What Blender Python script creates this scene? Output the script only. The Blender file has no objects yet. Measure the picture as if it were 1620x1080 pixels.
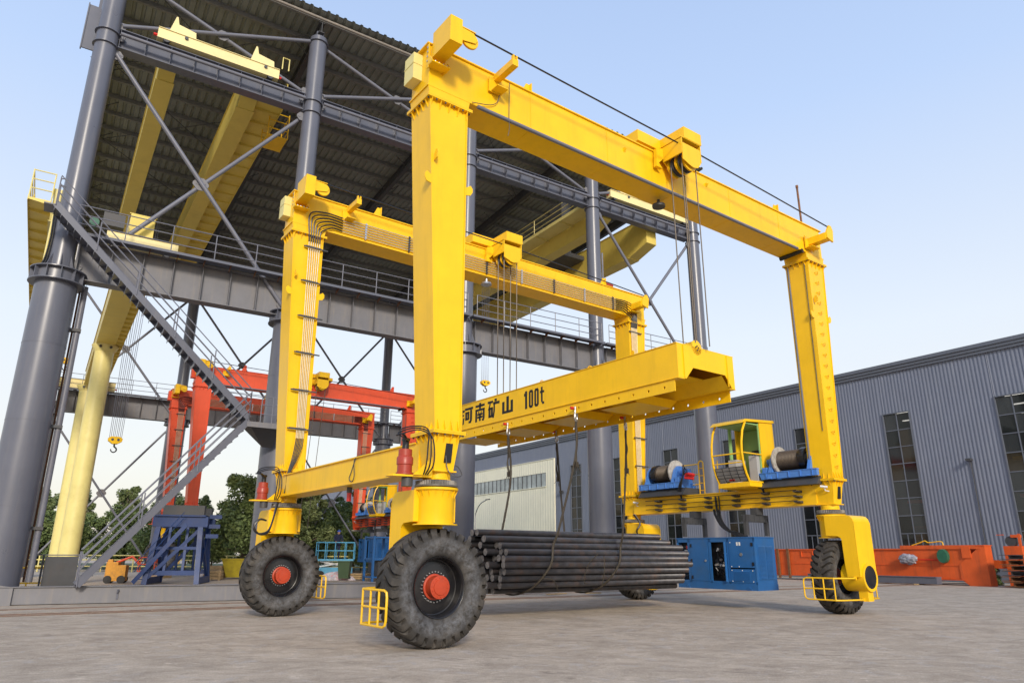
import bpy, bmesh, math, random
from math import sin, cos, pi, radians, sqrt, atan2
from mathutils import Vector, Matrix
random.seed(7)
C = bpy.context.scene.collection
sc = bpy.context.scene

# ---------------------------------------------------------------- camera, sky, sun
cam_d = bpy.data.cameras.new('camera'); cam = bpy.data.objects.new('camera', cam_d); C.objects.link(cam)
cam_d.sensor_width = 36; cam_d.lens = 1111.4/1620*36; cam_d.clip_start = .1; cam_d.clip_end = 3000
cam.location = (0, 0, 1.511)
PITCH, ROLL = .2943, -.0050
cam.rotation_euler = (Matrix.Rotation(pi/2+PITCH, 4, 'X') @ Matrix.Rotation(-ROLL, 4, 'Z')).to_euler()
sc.camera = cam
w = bpy.data.worlds.new('World'); sc.world = w; w.use_nodes = True
SUN_ELEV, SUN_AZ = 24.0, 168.0      # azimuth clockwise from +Y (view direction)
nt = w.node_tree; nt.nodes.clear()
sky = nt.nodes.new('ShaderNodeTexSky'); sky.sky_type = 'NISHITA'; sky.sun_disc = False
sky.sun_elevation = radians(SUN_ELEV); sky.sun_rotation = radians(SUN_AZ)
sky.air_density = 1.0; sky.dust_density = 2.2; sky.ozone_density = 1.6; sky.altitude = 50
tc = nt.nodes.new('ShaderNodeTexCoord'); sp = nt.nodes.new('ShaderNodeSeparateXYZ')
cr = nt.nodes.new('ShaderNodeValToRGB')
E_ = cr.color_ramp.elements
E_[0].position = 0.0; E_[0].color = (8.0, 7.2, 6.2, 1)
E_[1].position = 1.0; E_[1].color = (2.7, 4.1, 7.2, 1)
for p_, c_ in ((.10, (8.1, 7.8, 7.2, 1)), (.28, (7.5, 8.0, 8.6, 1)), (.55, (5.0, 6.4, 9.0, 1))):
    e = cr.color_ramp.elements.new(p_); e.color = c_
mx = nt.nodes.new('ShaderNodeMix'); mx.data_type = 'RGBA'; mx.inputs[0].default_value = .72
bg = nt.nodes.new('ShaderNodeBackground'); bg.inputs[1].default_value = .100
wo = nt.nodes.new('ShaderNodeOutputWorld')
L = nt.links.new
L(tc.outputs['Generated'], sp.inputs[0]); L(sp.outputs[2], cr.inputs[0])
L(sky.outputs[0], mx.inputs[6]); L(cr.outputs[0], mx.inputs[7]); L(mx.outputs[2], bg.inputs[0]); L(bg.outputs[0], wo.inputs[0])
sd = bpy.data.lights.new('sun', 'SUN'); sd.energy = 2.1; sd.angle = radians(10); sd.color = (1.0, .90, .76)
sun = bpy.data.objects.new('sun', sd); C.objects.link(sun)
_e, _a = radians(SUN_ELEV), radians(SUN_AZ)
sdir = Vector((sin(_a)*cos(_e), cos(_a)*cos(_e), sin(_e)))
sun.rotation_euler = sdir.to_track_quat('Z', 'Y').to_euler(); sun.location = sdir*60
sc.view_settings.view_transform = 'Standard'; sc.view_settings.look = 'None'
sc.view_settings.exposure = 0.45; sc.view_settings.gamma = 1; sc.view_settings.use_curve_mapping = False

# ---------------------------------------------------------------- frames
PO = Vector((-1.3525, 12.857, 0)); PYAW = .6387         # portal crane: u along girders, v along sills
SO = Vector((-15.884, 22.879, 0)); SYAW = .5764         # steel canopy: u along column row, v into depth
SU = Vector((cos(SYAW), sin(SYAW), 0)); SV = Vector((-sin(SYAW), cos(SYAW), 0))
PU = Vector((cos(PYAW), sin(PYAW), 0)); PV = Vector((-sin(PYAW), cos(PYAW), 0))
def SW(u, v, z=0): return SO + SU*u + SV*v + Vector((0, 0, z))
def PW(u, v, z=0): return PO + PU*u + PV*v + Vector((0, 0, z))

# ---------------------------------------------------------------- materials
MATS = {}
def mat(name, col, rough=.5, metal=0., var=.10, vscale=3., bump=0., bscale=40., dirt=None, dirt_amt=.0, dscale=1.2, spec=.5, streak=False):
    if name in MATS: return MATS[name]
    m = bpy.data.materials.new(name); m.use_nodes = True; n = m.node_tree; b = n.nodes['Principled BSDF']
    l = n.links.new
    tc = n.nodes.new('ShaderNodeTexCoord')
    src = tc.outputs['Object']
    nz = n.nodes.new('ShaderNodeTexNoise'); nz.inputs['Scale'].default_value = vscale; nz.inputs['Detail'].default_value = 6; nz.inputs['Roughness'].default_value = .62
    l(src, nz.inputs['Vector'])
    mp = n.nodes.new('ShaderNodeMapRange'); mp.inputs[1].default_value = .3; mp.inputs[2].default_value = .7
    mp.inputs[3].default_value = 1-var; mp.inputs[4].default_value = 1+var
    l(nz.outputs['Fac'], mp.inputs[0])
    mul = n.nodes.new('ShaderNodeVectorMath'); mul.operation = 'SCALE'; mul.inputs[0].default_value = col[:3]
    l(mp.outputs[0], mul.inputs['Scale'])
    out = mul.outputs[0]
    if dirt:
        d = n.nodes.new('ShaderNodeTexNoise'); d.inputs['Scale'].default_value = dscale; d.inputs['Detail'].default_value = 8; d.inputs['Roughness'].default_value = .7
        if streak:
            mpg = n.nodes.new('ShaderNodeMapping'); mpg.inputs['Scale'].default_value = (3.5, 3.5, .35); l(src, mpg.inputs[0]); l(mpg.outputs[0], d.inputs['Vector'])
        else: l(src, d.inputs['Vector'])
        r = n.nodes.new('ShaderNodeMapRange'); r.inputs[1].default_value = .5; r.inputs[2].default_value = .72; r.inputs[3].default_value = 0; r.inputs[4].default_value = dirt_amt
        l(d.outputs['Fac'], r.inputs[0])
        x = n.nodes.new('ShaderNodeMix'); x.data_type = 'RGBA'; x.inputs[7].default_value = (*dirt, 1)
        l(r.outputs[0], x.inputs[0]); l(out, x.inputs[6]); out = x.outputs[2]
    l(out, b.inputs['Base Color'])
    rr = n.nodes.new('ShaderNodeMapRange'); rr.inputs[3].default_value = max(.02, rough-.1); rr.inputs[4].default_value = min(1, rough+.12)
    l(nz.outputs['Fac'], rr.inputs[0]); l(rr.outputs[0], b.inputs['Roughness'])
    b.inputs['Metallic'].default_value = metal; b.inputs['Specular IOR Level'].default_value = spec
    if bump:
        bn = n.nodes.new('ShaderNodeTexNoise'); bn.inputs['Scale'].default_value = bscale; bn.inputs['Detail'].default_value = 4; l(src, bn.inputs['Vector'])
        bp = n.nodes.new('ShaderNodeBump'); bp.inputs['Strength'].default_value = bump; bp.inputs['Distance'].default_value = .02
        l(bn.outputs['Fac'], bp.inputs['Height']); l(bp.outputs[0], b.inputs['Normal'])
    MATS[name] = m; return m
YEL = mat('yellow_paint', (.92, .545, .010), .32, var=.07, vscale=1.2, bump=.16, bscale=1.6, dirt=(.70, .40, .012), dirt_amt=.40, dscale=1.3, streak=True, spec=.32)
YEL2 = mat('yellow_tube_paint', (.88, .52, .010), .4, var=.08, dirt=(.40, .20, .03), dirt_amt=.4, dscale=6)
CREAMP = mat('pale_cream_paint', (.82, .70, .34), .45, var=.05, vscale=1, dirt=(.6, .48, .22), dirt_amt=.35, dscale=1.5)
CREAM = mat('cream_yellow_paint', (.74, .64, .24), .42, var=.05, vscale=1, dirt=(.5, .40, .12), dirt_amt=.35, dscale=1.5)
OLIVE = mat('ochre_crane_paint', (.72, .56, .12), .42, var=.05, vscale=1, dirt=(.5, .37, .06), dirt_amt=.3)
RED = mat('orange_red_paint', (.74, .088, .028), .38, var=.07, vscale=1.5, dirt=(.42, .07, .03), dirt_amt=.35, streak=True)
ORG = mat('orange_primer_paint', (.68, .105, .018), .5, var=.09, vscale=2, dirt=(.30, .07, .03), dirt_amt=.5, streak=True)
GREY = mat('blue_grey_steel_paint', (.112, .119, .152), .30, var=.07, vscale=.8, dirt=(.20, .19, .19), dirt_amt=.30, dscale=1.0, streak=True)
GREYT = mat('blue_grey_tube_paint', (.150, .155, .190), .38, var=.08, vscale=3, dirt=(.22, .19, .17), dirt_amt=.25, dscale=4)
GREYR = mat('dusty_grey_beam_paint', (.165, .165, .182), .5, var=.10, vscale=1.4, dirt=(.25, .22, .19), dirt_amt=.6, dscale=1.6, streak=True)
DGREY = mat('dark_steel', (.055, .057, .063), .5, var=.15, dirt=(.10, .07, .05), dirt_amt=.4)
ROOF = mat('roof_deck_underside', (.215, .228, .21), .6, var=.12, vscale=.6, dirt=(.15, .16, .135), dirt_amt=.5, dscale=.7)
PURL = mat('purlin_steel', (.17, .17, .165), .5, var=.1)
PURLG = mat('galvanised_purlin', (.30, .27, .24), .45, metal=.3, var=.1)
CLAD = mat('blue_grey_cladding', (.178, .200, .262), .5, var=.07, vscale=.35, dirt=(.26, .28, .33), dirt_amt=.45, dscale=.6, streak=True)
CLADT = mat('cladding_trim', (.13, .145, .18), .45, var=.06)
CREAMW = mat('cream_cladding', (.86, .82, .64), .6, var=.05, vscale=.4, dirt=(.70, .68, .56), dirt_amt=.4, dscale=.3)
BLUE = mat('generator_blue_paint', (.020, .115, .33), .4, var=.08, dirt=(.05, .11, .2), dirt_amt=.5, dscale=2)
WBLUE = mat('winch_blue_paint', (.075, .225, .62), .35, var=.08, dirt=(.05, .12, .3), dirt_amt=.4, dscale=3)
NAVY = mat('navy_blue_paint', (.013, .042, .155), .5, var=.12, dirt=(.08, .07, .12), dirt_amt=.4, dscale=2)
SKYB = mat('light_blue_paint', (.10, .36, .55), .4, var=.1)
REDM = mat('dark_red_paint', (.36, .042, .022), .38, var=.1, dirt=(.15, .03, .02), dirt_amt=.5, dscale=6)
HUB = mat('hub_orange_red_paint', (.46, .050, .014), .42, var=.12, vscale=6, dirt=(.30, .05, .03), dirt_amt=.6, dscale=7)
BLACKM = mat('black_rim_paint', (.012, .012, .014), .28, var=.2, dirt=(.06, .05, .04), dirt_amt=.3, dscale=5)
BLACK = mat('black_rubber_hose', (.012, .013, .018), .35, var=.1)
CHROME = mat('zinc_steel', (.55, .55, .56), .3, metal=.8, var=.1)
CONDUIT = mat('light_steel_conduit', (.56, .50, .36), .35, metal=.35, var=.1, dirt=(.3, .2, .1), dirt_amt=.4, dscale=5)
WIRE = mat('greased_wire_rope', (.11, .09, .07), .45, metal=.4, var=.3, vscale=40)
SLING = mat('oily_steel_sling', (.050, .040, .028), .5, metal=.2, var=.5, vscale=60, bump=.6, bscale=60)
ROPEW = mat('wound_wire_rope', (.095, .070, .048), .5, metal=.3, var=.3, vscale=30)
FLANGE = mat('worn_drum_flange', (.42, .40, .36), .5, var=.35, vscale=7, dirt=(.2, .12, .08), dirt_amt=.7, dscale=5)
WHITE = mat('white_paint', (.72, .72, .70), .45, var=.05)
GLASSD = mat('dark_window_glass', (.030, .038, .045), .08, var=.8, vscale=.7, spec=.8, dirt=(.12, .10, .07), dirt_amt=.6, dscale=.9)
GLASSL = mat('pale_window_glass', (.30, .34, .34), .10, var=.4, vscale=.5, spec=.9)
GREEN = mat('pale_green_cab_lining', (.28, .50, .20), .5, var=.06)
DKGREEN = mat('dark_green_paint', (.02, .12, .07), .4, var=.2)
RUST = mat('rusty_brown_steel', (.20, .085, .035), .7, var=.35, vscale=8, dirt=(.08, .04, .025), dirt_amt=.8, dscale=5)
WOOD = mat('rough_timber', (.42, .29, .15), .8, var=.25, vscale=9)
REDL = mat('red_plastic', (.60, .02, .015), .3, var=.05)
BLK = mat('black_lettering', (.010, .010, .012), .5, var=.05)
BARK = mat('bark', (.09, .07, .05), .9, var=.3, vscale=10)
SKIN = mat('skin', (.45, .26, .18), .6, var=.05)
NAVYC = mat('navy_work_clothes', (.02, .025, .06), .9, var=.15)
CLOTH = mat('red_white_blue_sheet', (.60, .58, .62), .7, var=.3, vscale=3, dirt=(.6, .03, .03), dirt_amt=1.0, dscale=5)
PLAST = mat('crumpled_clear_wrap', (.30, .30, .34), .25, var=.4, vscale=9)
GRASS = mat('bush_green', (.05, .085, .025), .8, var=.4, vscale=6)
# steel bars
BAR = mat('mill_scale_steel_bar', (.062, .062, .070), .40, metal=.35, var=.35, vscale=5, bump=.15, bscale=30, dirt=(.16, .085, .05), dirt_amt=.50, dscale=3.4)
BAREND = mat('sawn_bar_end', (.16, .15, .15), .5, metal=.3, var=.4, vscale=9)

def tyre_mat():
    m = bpy.data.materials.new('dusty_tyre_rubber'); m.use_nodes = True; n = m.node_tree; b = n.nodes['Principled BSDF']; l = n.links.new
    tc = n.nodes.new('ShaderNodeTexCoord')
    a = n.nodes.new('ShaderNodeTexNoise'); a.inputs['Scale'].default_value = 3.0; a.inputs['Detail'].default_value = 10; a.inputs['Roughness'].default_value = .7
    l(tc.outputs['Object'], a.inputs['Vector'])
    r = n.nodes.new('ShaderNodeValToRGB'); e = r.color_ramp.elements
    e[0].position = .30; e[0].color = (.014, .013, .013, 1); e[1].position = .78; e[1].color = (.110, .100, .090, 1)
    x = r.color_ramp.elements.new(.50); x.color = (.036, .032, .028, 1); x = r.color_ramp.elements.new(.60); x.color = (.062, .054, .046, 1)
    l(a.outputs['Fac'], r.inputs[0])
    # scuffed ring on the side wall (wear, at the height of the moulded lettering)
    s = n.nodes.new('ShaderNodeSeparateXYZ'); l(tc.outputs['Object'], s.inputs[0])
    q = n.nodes.new('ShaderNodeMath'); q.operation = 'POWER'; q.inputs[1].default_value = 2; l(s.outputs[0], q.inputs[0])
    q2 = n.nodes.new('ShaderNodeMath'); q2.operation = 'POWER'; q2.inputs[1].default_value = 2; l(s.outputs[2], q2.inputs[0])
    ad = n.nodes.new('ShaderNodeMath'); ad.operation = 'ADD'; l(q.outputs[0], ad.inputs[0]); l(q2.outputs[0], ad.inputs[1])
    sq = n.nodes.new('ShaderNodeMath'); sq.operation = 'SQRT'; l(ad.outputs[0], sq.inputs[0])
    rp = n.nodes.new('ShaderNodeValToRGB'); f = rp.color_ramp.elements
    f[0].position = .50; f[0].color = (0, 0, 0, 1); f[1].position = .84; f[1].color = (0, 0, 0, 1)
    x = rp.color_ramp.elements.new(.62); x.color = (1, 1, 1, 1); x = rp.color_ramp.elements.new(.74); x.color = (.8, .8, .8, 1)
    l(sq.outputs[0], rp.inputs[0])
    h = n.nodes.new('ShaderNodeTexNoise'); h.inputs['Scale'].default_value = 11; h.inputs['Detail'].default_value = 9; h.inputs['Roughness'].default_value = .75; l(tc.outputs['Object'], h.inputs['Vector'])
    hr = n.nodes.new('ShaderNodeMapRange'); hr.inputs[1].default_value = .40; hr.inputs[2].default_value = .66; l(h.outputs['Fac'], hr.inputs[0])
    mm = n.nodes.new('ShaderNodeMath'); mm.operation = 'MULTIPLY'; l(rp.outputs[0], mm.inputs[0]); l(hr.outputs[0], mm.inputs[1])
    mm2 = n.nodes.new('ShaderNodeMath'); mm2.operation = 'MULTIPLY'; l(mm.outputs[0], mm2.inputs[0]); mm2.inputs[1].default_value = .55
    mxx = n.nodes.new('ShaderNodeMix'); mxx.data_type = 'RGBA'; mxx.inputs[7].default_value = (.22, .23, .255, 1)
    l(mm2.outputs[0], mxx.inputs[0]); l(r.outputs[0], mxx.inputs[6])
    l(mxx.outputs[2], b.inputs['Base Color']); b.inputs['Roughness'].default_value = .72
    bp = n.nodes.new('ShaderNodeBump'); bp.inputs['Strength'].default_value = .35; bp.inputs['Distance'].default_value = .012
    l(h.outputs['Fac'], bp.inputs['Height']); l(bp.outputs[0], b.inputs['Normal'])
    return m
TYRE = tyre_mat()

def ground_mat():
    m = bpy.data.materials.new('worn_concrete'); m.use_nodes = True; n = m.node_tree; b = n.nodes['Principled BSDF']; l = n.links.new
    tc = n.nodes.new('ShaderNodeTexCoord')
    def mapped(rot, sx, sy):
        mp = n.nodes.new('ShaderNodeMapping'); mp.inputs['Rotation'].default_value = (0, 0, rot); mp.inputs['Scale'].default_value = (sx, sy, 1); l(tc.outputs['Object'], mp.inputs[0]); return mp.outputs[0]
    def noise(s, d=8, r=.65, src=None, dist=0.):
        k = n.nodes.new('ShaderNodeTexNoise'); k.inputs['Scale'].default_value = s; k.inputs['Detail'].default_value = d; k.inputs['Roughness'].default_value = r
        k.inputs['Distortion'].default_value = dist; l(src if src else tc.outputs['Object'], k.inputs['Vector']); return k.outputs['Fac']
    def layer(base, fac, lo, hi, amt, col):
        q = n.nodes.new('ShaderNodeMapRange'); q.inputs[1].default_value = lo; q.inputs[2].default_value = hi; q.inputs[4].default_value = amt; l(fac, q.inputs[0])
        x = n.nodes.new('ShaderNodeMix'); x.data_type = 'RGBA'; x.inputs[7].default_value = (*col, 1); l(q.outputs[0], x.inputs[0]); l(base, x.inputs[6]); return x.outputs[2]
    A = mapped(-.55, .9, 1.15); B = mapped(-.62, .9, 1.9); D = mapped(.3, 1.3, .9)
    r = n.nodes.new('ShaderNodeValToRGB'); e = r.color_ramp.elements
    e[0].position = .35; e[0].color = (0.318, 0.259, 0.200, 1); e[1].position = .66; e[1].color = (0.567, 0.474, 0.373, 1)
    x = r.color_ramp.elements.new(.5); x.color = (0.429, 0.354, 0.276, 1)
    l(noise(1.1, 14, .80, A, .5), r.inputs[0]); c = r.outputs[0]
    c = layer(c, noise(1.7, 9, .68, D, .9), .54, .66, .75, (0.448, 0.403, 0.363))     # grey blue scoured patches
    c = layer(c, noise(2.3, 12, .78, B, 1.0), .55, .68, .80, (0.698, 0.602, 0.488))     # pale scrapes
    c = layer(c, noise(1.1, 10, .75, B, 1.6), .55, .66, .75, (0.231, 0.188, 0.147))    # dark stains
    c = layer(c, noise(7.0, 8, .75, A, .5), .56, .70, .55, (0.249, 0.204, 0.163))
    c = layer(c, noise(9.0, 8, .75, D, .5), .58, .72, .60, (0.747, 0.655, 0.536))
    fine = noise(46, 5, .8)
    g = n.nodes.new('ShaderNodeMapRange'); g.inputs[1].default_value = .3; g.inputs[2].default_value = .7; g.inputs[3].default_value = .62; g.inputs[4].default_value = 1.36; l(fine, g.inputs[0])
    v = n.nodes.new('ShaderNodeVectorMath'); v.operation = 'SCALE'; l(c, v.inputs[0]); l(g.outputs[0], v.inputs['Scale'])
    l(v.outputs[0], b.inputs['Base Color']); b.inputs['Roughness'].default_value = .85; b.inputs['Specular IOR Level'].default_value = .25
    bp = n.nodes.new('ShaderNodeBump'); bp.inputs['Strength'].default_value = .5; bp.inputs['Distance'].default_value = .012
    ad = n.nodes.new('ShaderNodeMath'); ad.operation = 'ADD'; l(fine, ad.inputs[0]); l(noise(5, 8, .7), ad.inputs[1]); l(ad.outputs[0], bp.inputs['Height']); l(bp.outputs[0], b.inputs['Normal'])
    return m
CONC = ground_mat()

def leaf_mat(name, c1, c2):
    m = bpy.data.materials.new(name); m.use_nodes = True; n = m.node_tree; b = n.nodes['Principled BSDF']; l = n.links.new
    tc = n.nodes.new('ShaderNodeTexCoord'); a = n.nodes.new('ShaderNodeTexNoise'); a.inputs['Scale'].default_value = 1.2; a.inputs['Detail'].default_value = 5
    l(tc.outputs['Object'], a.inputs['Vector']); r = n.nodes.new('ShaderNodeValToRGB'); e = r.color_ramp.elements
    e[0].position = .35; e[0].color = (*c1, 1); e[1].position = .65; e[1].color = (*c2, 1); l(a.outputs['Fac'], r.inputs[0]); l(r.outputs[0], b.inputs['Base Color'])
    b.inputs['Roughness'].default_value = .65
    return m
LEAF1 = leaf_mat('poplar_leaves', (.100, .140, .050), (.200, .240, .090))
LEAF2 = leaf_mat('dark_hedge_leaves', (.085, .132, .042), (.175, .225, .070))

# ---------------------------------------------------------------- mesh builder
class MB:
    def __init__(s, M=None): s.v = []; s.f = []; s.sm = []; s.M = M
    def add(s, vs, fs, smooth=False, M=None):
        o = len(s.v); M = M if M is not None else s.M
        if M is not None: vs = [M @ Vector(v) for v in vs]
        s.v += [tuple(v) for v in vs]; s.f += [tuple(i+o for i in f) for f in fs]
        s.sm += ([smooth]*len(fs) if isinstance(smooth, bool) else list(smooth)); return s
    def box(s, a, b, M=None):
        x0, x1 = sorted((a[0], b[0])); y0, y1 = sorted((a[1], b[1])); z0, z1 = sorted((a[2], b[2]))
        return s.add([(x0,y0,z0),(x1,y0,z0),(x1,y1,z0),(x0,y1,z0),(x0,y0,z1),(x1,y0,z1),(x1,y1,z1),(x0,y1,z1)],
                     [(3,2,1,0),(4,5,6,7),(0,1,5,4),(1,2,6,5),(2,3,7,6),(3,0,4,7)], M=M)
    def cbox(s, c, d, M=None): return s.box([c[i]-d[i]/2 for i in range(3)], [c[i]+d[i]/2 for i in range(3)], M)
    def frus(s, a, b):      # a,b = (x0,x1,y0,y1,z)
        return s.add([(a[0],a[2],a[4]),(a[1],a[2],a[4]),(a[1],a[3],a[4]),(a[0],a[3],a[4]),(b[0],b[2],b[4]),(b[1],b[2],b[4]),(b[1],b[3],b[4]),(b[0],b[3],b[4])],
                     [(3,2,1,0),(4,5,6,7),(0,1,5,4),(1,2,6,5),(2,3,7,6),(3,0,4,7)])
    def bar(s, a, b, wd, ht, up=(0,0,1)):   # rectangular bar
        a = Vector(a); b = Vector(b); d = (b-a).normalized(); up = Vector(up)
        if abs(d.dot(up)) > .98: up = Vector((1,0,0))
        x = d.cross(up).normalized(); y = x.cross(d)
        vs = []
        for p in (a, b):
            for i, j in ((-1,-1),(1,-1),(1,1),(-1,1)): vs.append(p + x*(i*wd/2) + y*(j*ht/2))
        return s.add(vs, [(3,2,1,0),(4,5,6,7),(0,1,5,4),(1,2,6,5),(2,3,7,6),(3,0,4,7)])
    def tube(s, pts, r, n=8, caps=True, r2=None):
        pts = [Vector(p) for p in pts]; k = len(pts); vs = []; fs = []; sm = []
        up = None
        for i, p in enumerate(pts):
            d = ((pts[min(i+1,k-1)]-p).normalized() + (p-pts[max(i-1,0)]).normalized())
            d = d.normalized() if d.length > 1e-6 else Vector((0,0,1))
            if up is None: up = Vector((0,0,1)) if abs(d.z) < .95 else Vector((1,0,0))
            x = d.cross(up).normalized(); y = x.cross(d).normalized(); up = y if k > 2 else up
            rr = r if r2 is None else r + (r2-r)*i/(k-1)
            for j in range(n):
                t = 2*pi*j/n; vs.append(p + x*(cos(t)*rr) + y*(sin(t)*rr))
        for i in range(k-1):
            for j in range(n): fs.append((i*n+j, i*n+(j+1)%n, (i+1)*n+(j+1)%n, (i+1)*n+j)); sm.append(True)
        if caps: fs.append(tuple(range(n-1,-1,-1))); fs.append(tuple((k-1)*n+j for j in range(n))); sm += [False, False]
        return s.add(vs, fs, sm)
    def cyl(s, a, b, r, n=24, r2=None): return s.tube([a, b], r, n, True, r2)
    def lathe(s, prof, n=32, M=None, smooth=True, a0=0, a1=2*pi):     # prof (r, z) round z
        full = abs(a1-a0-2*pi) < 1e-6; m = n if full else n+1; vs = []; fs = []
        for i in range(m):
            t = a0+(a1-a0)*i/n
            for r, z in prof: vs.append((r*cos(t), r*sin(t), z))
        k = len(prof)
        for i in range(n):
            for j in range(k-1): fs.append((i*k+j, ((i+1)%m)*k+j, ((i+1)%m)*k+j+1, i*k+j+1))
        return s.add(vs, fs, smooth, M=M)
    def prism(s, poly, ax, lo, hi, M=None):   # polygon in the two other axes, extruded along ax
        def P(a, b, c): return {0: (c, a, b), 1: (a, c, b), 2: (a, b, c)}[ax]
        n = len(poly); vs = [P(a, b, lo) for a, b in poly] + [P(a, b, hi) for a, b in poly]
        fs = [tuple(range(n-1,-1,-1)), tuple(range(n, 2*n))] + [(i, (i+1)%n, n+(i+1)%n, n+i) for i in range(n)]
        return s.add(vs, fs, M=M)
    def mesh(s, name, m):
        me = bpy.data.meshes.new(name); me.from_pydata(s.v, [], s.f)
        me.polygons.foreach_set('use_smooth', s.sm); me.materials.append(m)
        bm = bmesh.new(); bm.from_mesh(me); bmesh.ops.recalc_face_normals(bm, faces=bm.faces); bm.to_mesh(me); bm.free()
        me.set_sharp_from_angle(angle=radians(38)); me.update(); return me
    def obj(s, name, m, parent=None, **kw):
        return link(name, s.mesh(name, m), parent, **kw)
def link(name, me, parent=None, loc=None, rot=None, **kw):
    o = bpy.data.objects.new(name, me); C.objects.link(o); o.parent = parent
    if loc is not None: o.location = loc
    if rot is not None: o.rotation_euler = rot
    for k, v in kw.items(): o[k] = v
    return o
def thing(name, label, cat, loc=(0,0,0), rz=0., group=None):
    o = bpy.data.objects.new(name, None); C.objects.link(o); o.location = loc; o.rotation_euler = (0,0,rz)
    o.empty_display_size = .3; o['label'] = label; o['category'] = cat
    if group: o['group'] = group
    return o
def tag(o, label, cat, group=None):
    o['label'] = label; o['category'] = cat
    if group: o['group'] = group
    return o
def struct(o): o['kind'] = 'structure'; return o
def copy_tree(o, parent=None):
    c = o.copy(); C.objects.link(c); c.parent = parent
    for ch in list(o.children): copy_tree(ch, c)
    return c
def arc(c, r, a0, a1, n, ax1, ax2):
    c = Vector(c); ax1 = Vector(ax1); ax2 = Vector(ax2)
    return [c + ax1*(r*cos(a0+(a1-a0)*i/n)) + ax2*(r*sin(a0+(a1-a0)*i/n)) for i in range(n+1)]
def spline(pts, n=6):
    P = [Vector(p) for p in pts]; P = [P[0]*2-P[1]] + P + [P[-1]*2-P[-2]]; out = []
    for i in range(1, len(P)-2):
        for k in range(n):
            t = k/n; a, b, c, d = P[i-1:i+3]
            out.append(.5*((2*b)+(c-a)*t+(2*a-5*b+4*c-d)*t*t+(3*b-a-3*c+d)*t**3))
    return out + [P[-2]]

# ================================================================ tyre, rim, hub (shared meshes), axis along local Y, open face towards +Y
def tyre_mesh():
    prof = [(.495,-.20),(.52,-.245),(.58,-.285),(.66,-.312),(.76,-.318),(.815,-.312),(.84,-.308),(.885,-.300),(.928,-.288),(.955,-.262),(.968,-.20),(.973,-.12),(.975,-.05),(.975,-.025),
            (.975,.025),(.975,.05),(.973,.12),(.968,.20),(.955,.262),(.928,.288),(.885,.300),(.84,.308),(.815,.312),(.76,.318),(.66,.312),(.58,.285),(.52,.245),(.495,.20)]
    nl = 30; fr = [0, .05, .33, .38, .60, .82]
    vs = []; fs = []; sm = []; k = len(prof)
    for i in range(nl):
        for q, f0 in enumerate(fr):
            for (r, y) in prof:
                ay = abs(y); half = .5 if y > 0 else 0.
                # lugs lean from the shoulder towards the centre line; opposite sides are half a pitch apart
                lean = 0
                if r > .8: lean = max(0., .29-ay)*3.2
                if r > .80: sh = half + lean + (.16*max(0, (.17-ay))/.12 if .05 < ay < .17 else 0)
                else: sh = half
                if ay < .03: sh = .25 + .29*3.2 + .16
                th = 2*pi*(i+f0+sh)/nl
                groove = q in (1, 2)
                rr, yy = r, y
                if groove and ay > .03:
                    if r > .94: rr = r-.075; yy = y*.95
                    elif r > .90: rr = r-.055; yy = y*(1-.17)
                    elif r > .86: rr = r-.02; yy = y*(1-.20)
                    elif r > .83: yy = y*(1-.13)
                elif r > .83 and r < .95 and ay > .2: yy = y*1.0
                vs.append((rr*cos(th), yy, rr*sin(th)))
    n = nl*len(fr)
    for i in range(n):
        for j in range(k-1):
            fs.append((i*k+j, ((i+1)%n)*k+j, ((i+1)%n)*k+j+1, i*k+j+1)); sm.append(prof[j][0] < .80 and prof[j+1][0] < .83)
    b = MB(); b.add(vs, fs, sm); return b.mesh('tyre', TYRE)
RY = Matrix.Rotation(-pi/2, 4, 'X')      # lathe axis z -> +y
def rim_mesh():
    b = MB(M=RY)
    b.lathe([(.505,-.20),(.47,-.20),(.46,.02),(.40,.035),(.19,.045),(.19,.02),(.0,.02)], 40)
    b.lathe([(.43,.02),(.455,.03),(.47,.10),(.475,.17),(.50,.195),(.515,.225),(.50,.245),(.485,.235),(.47,.20)], 40)
    return b.mesh('rim', BLACKM)
def hub_mesh():
    b = MB(M=RY)
    b.lathe([(.0,.02),(.215,.02),(.215,.06),(.185,.07),(.18,.215),(.190,.22),(.190,.25),(.13,.255),(.125,.27),(.0,.275)], 40, smooth=False)
    for i in range(14):
        a = 2*pi*i/14; b.cyl((.158*cos(a), .158*sin(a), .25), (.158*cos(a), .158*sin(a), .262), .010, 6)
    return b.mesh('hub', HUB)
def nuts_mesh():
    b = MB(M=RY)
    for i in range(26):
        a = 2*pi*i/26; b.cyl((.25*cos(a), .25*sin(a), .03), (.25*cos(a), .25*sin(a), .075), .011, 6)
    return b.mesh('wheel_bolts', CHROME)
TYRE_ME, RIM_ME, HUB_ME, NUT_ME = tyre_mesh(), rim_mesh(), hub_mesh(), nuts_mesh()

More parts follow.
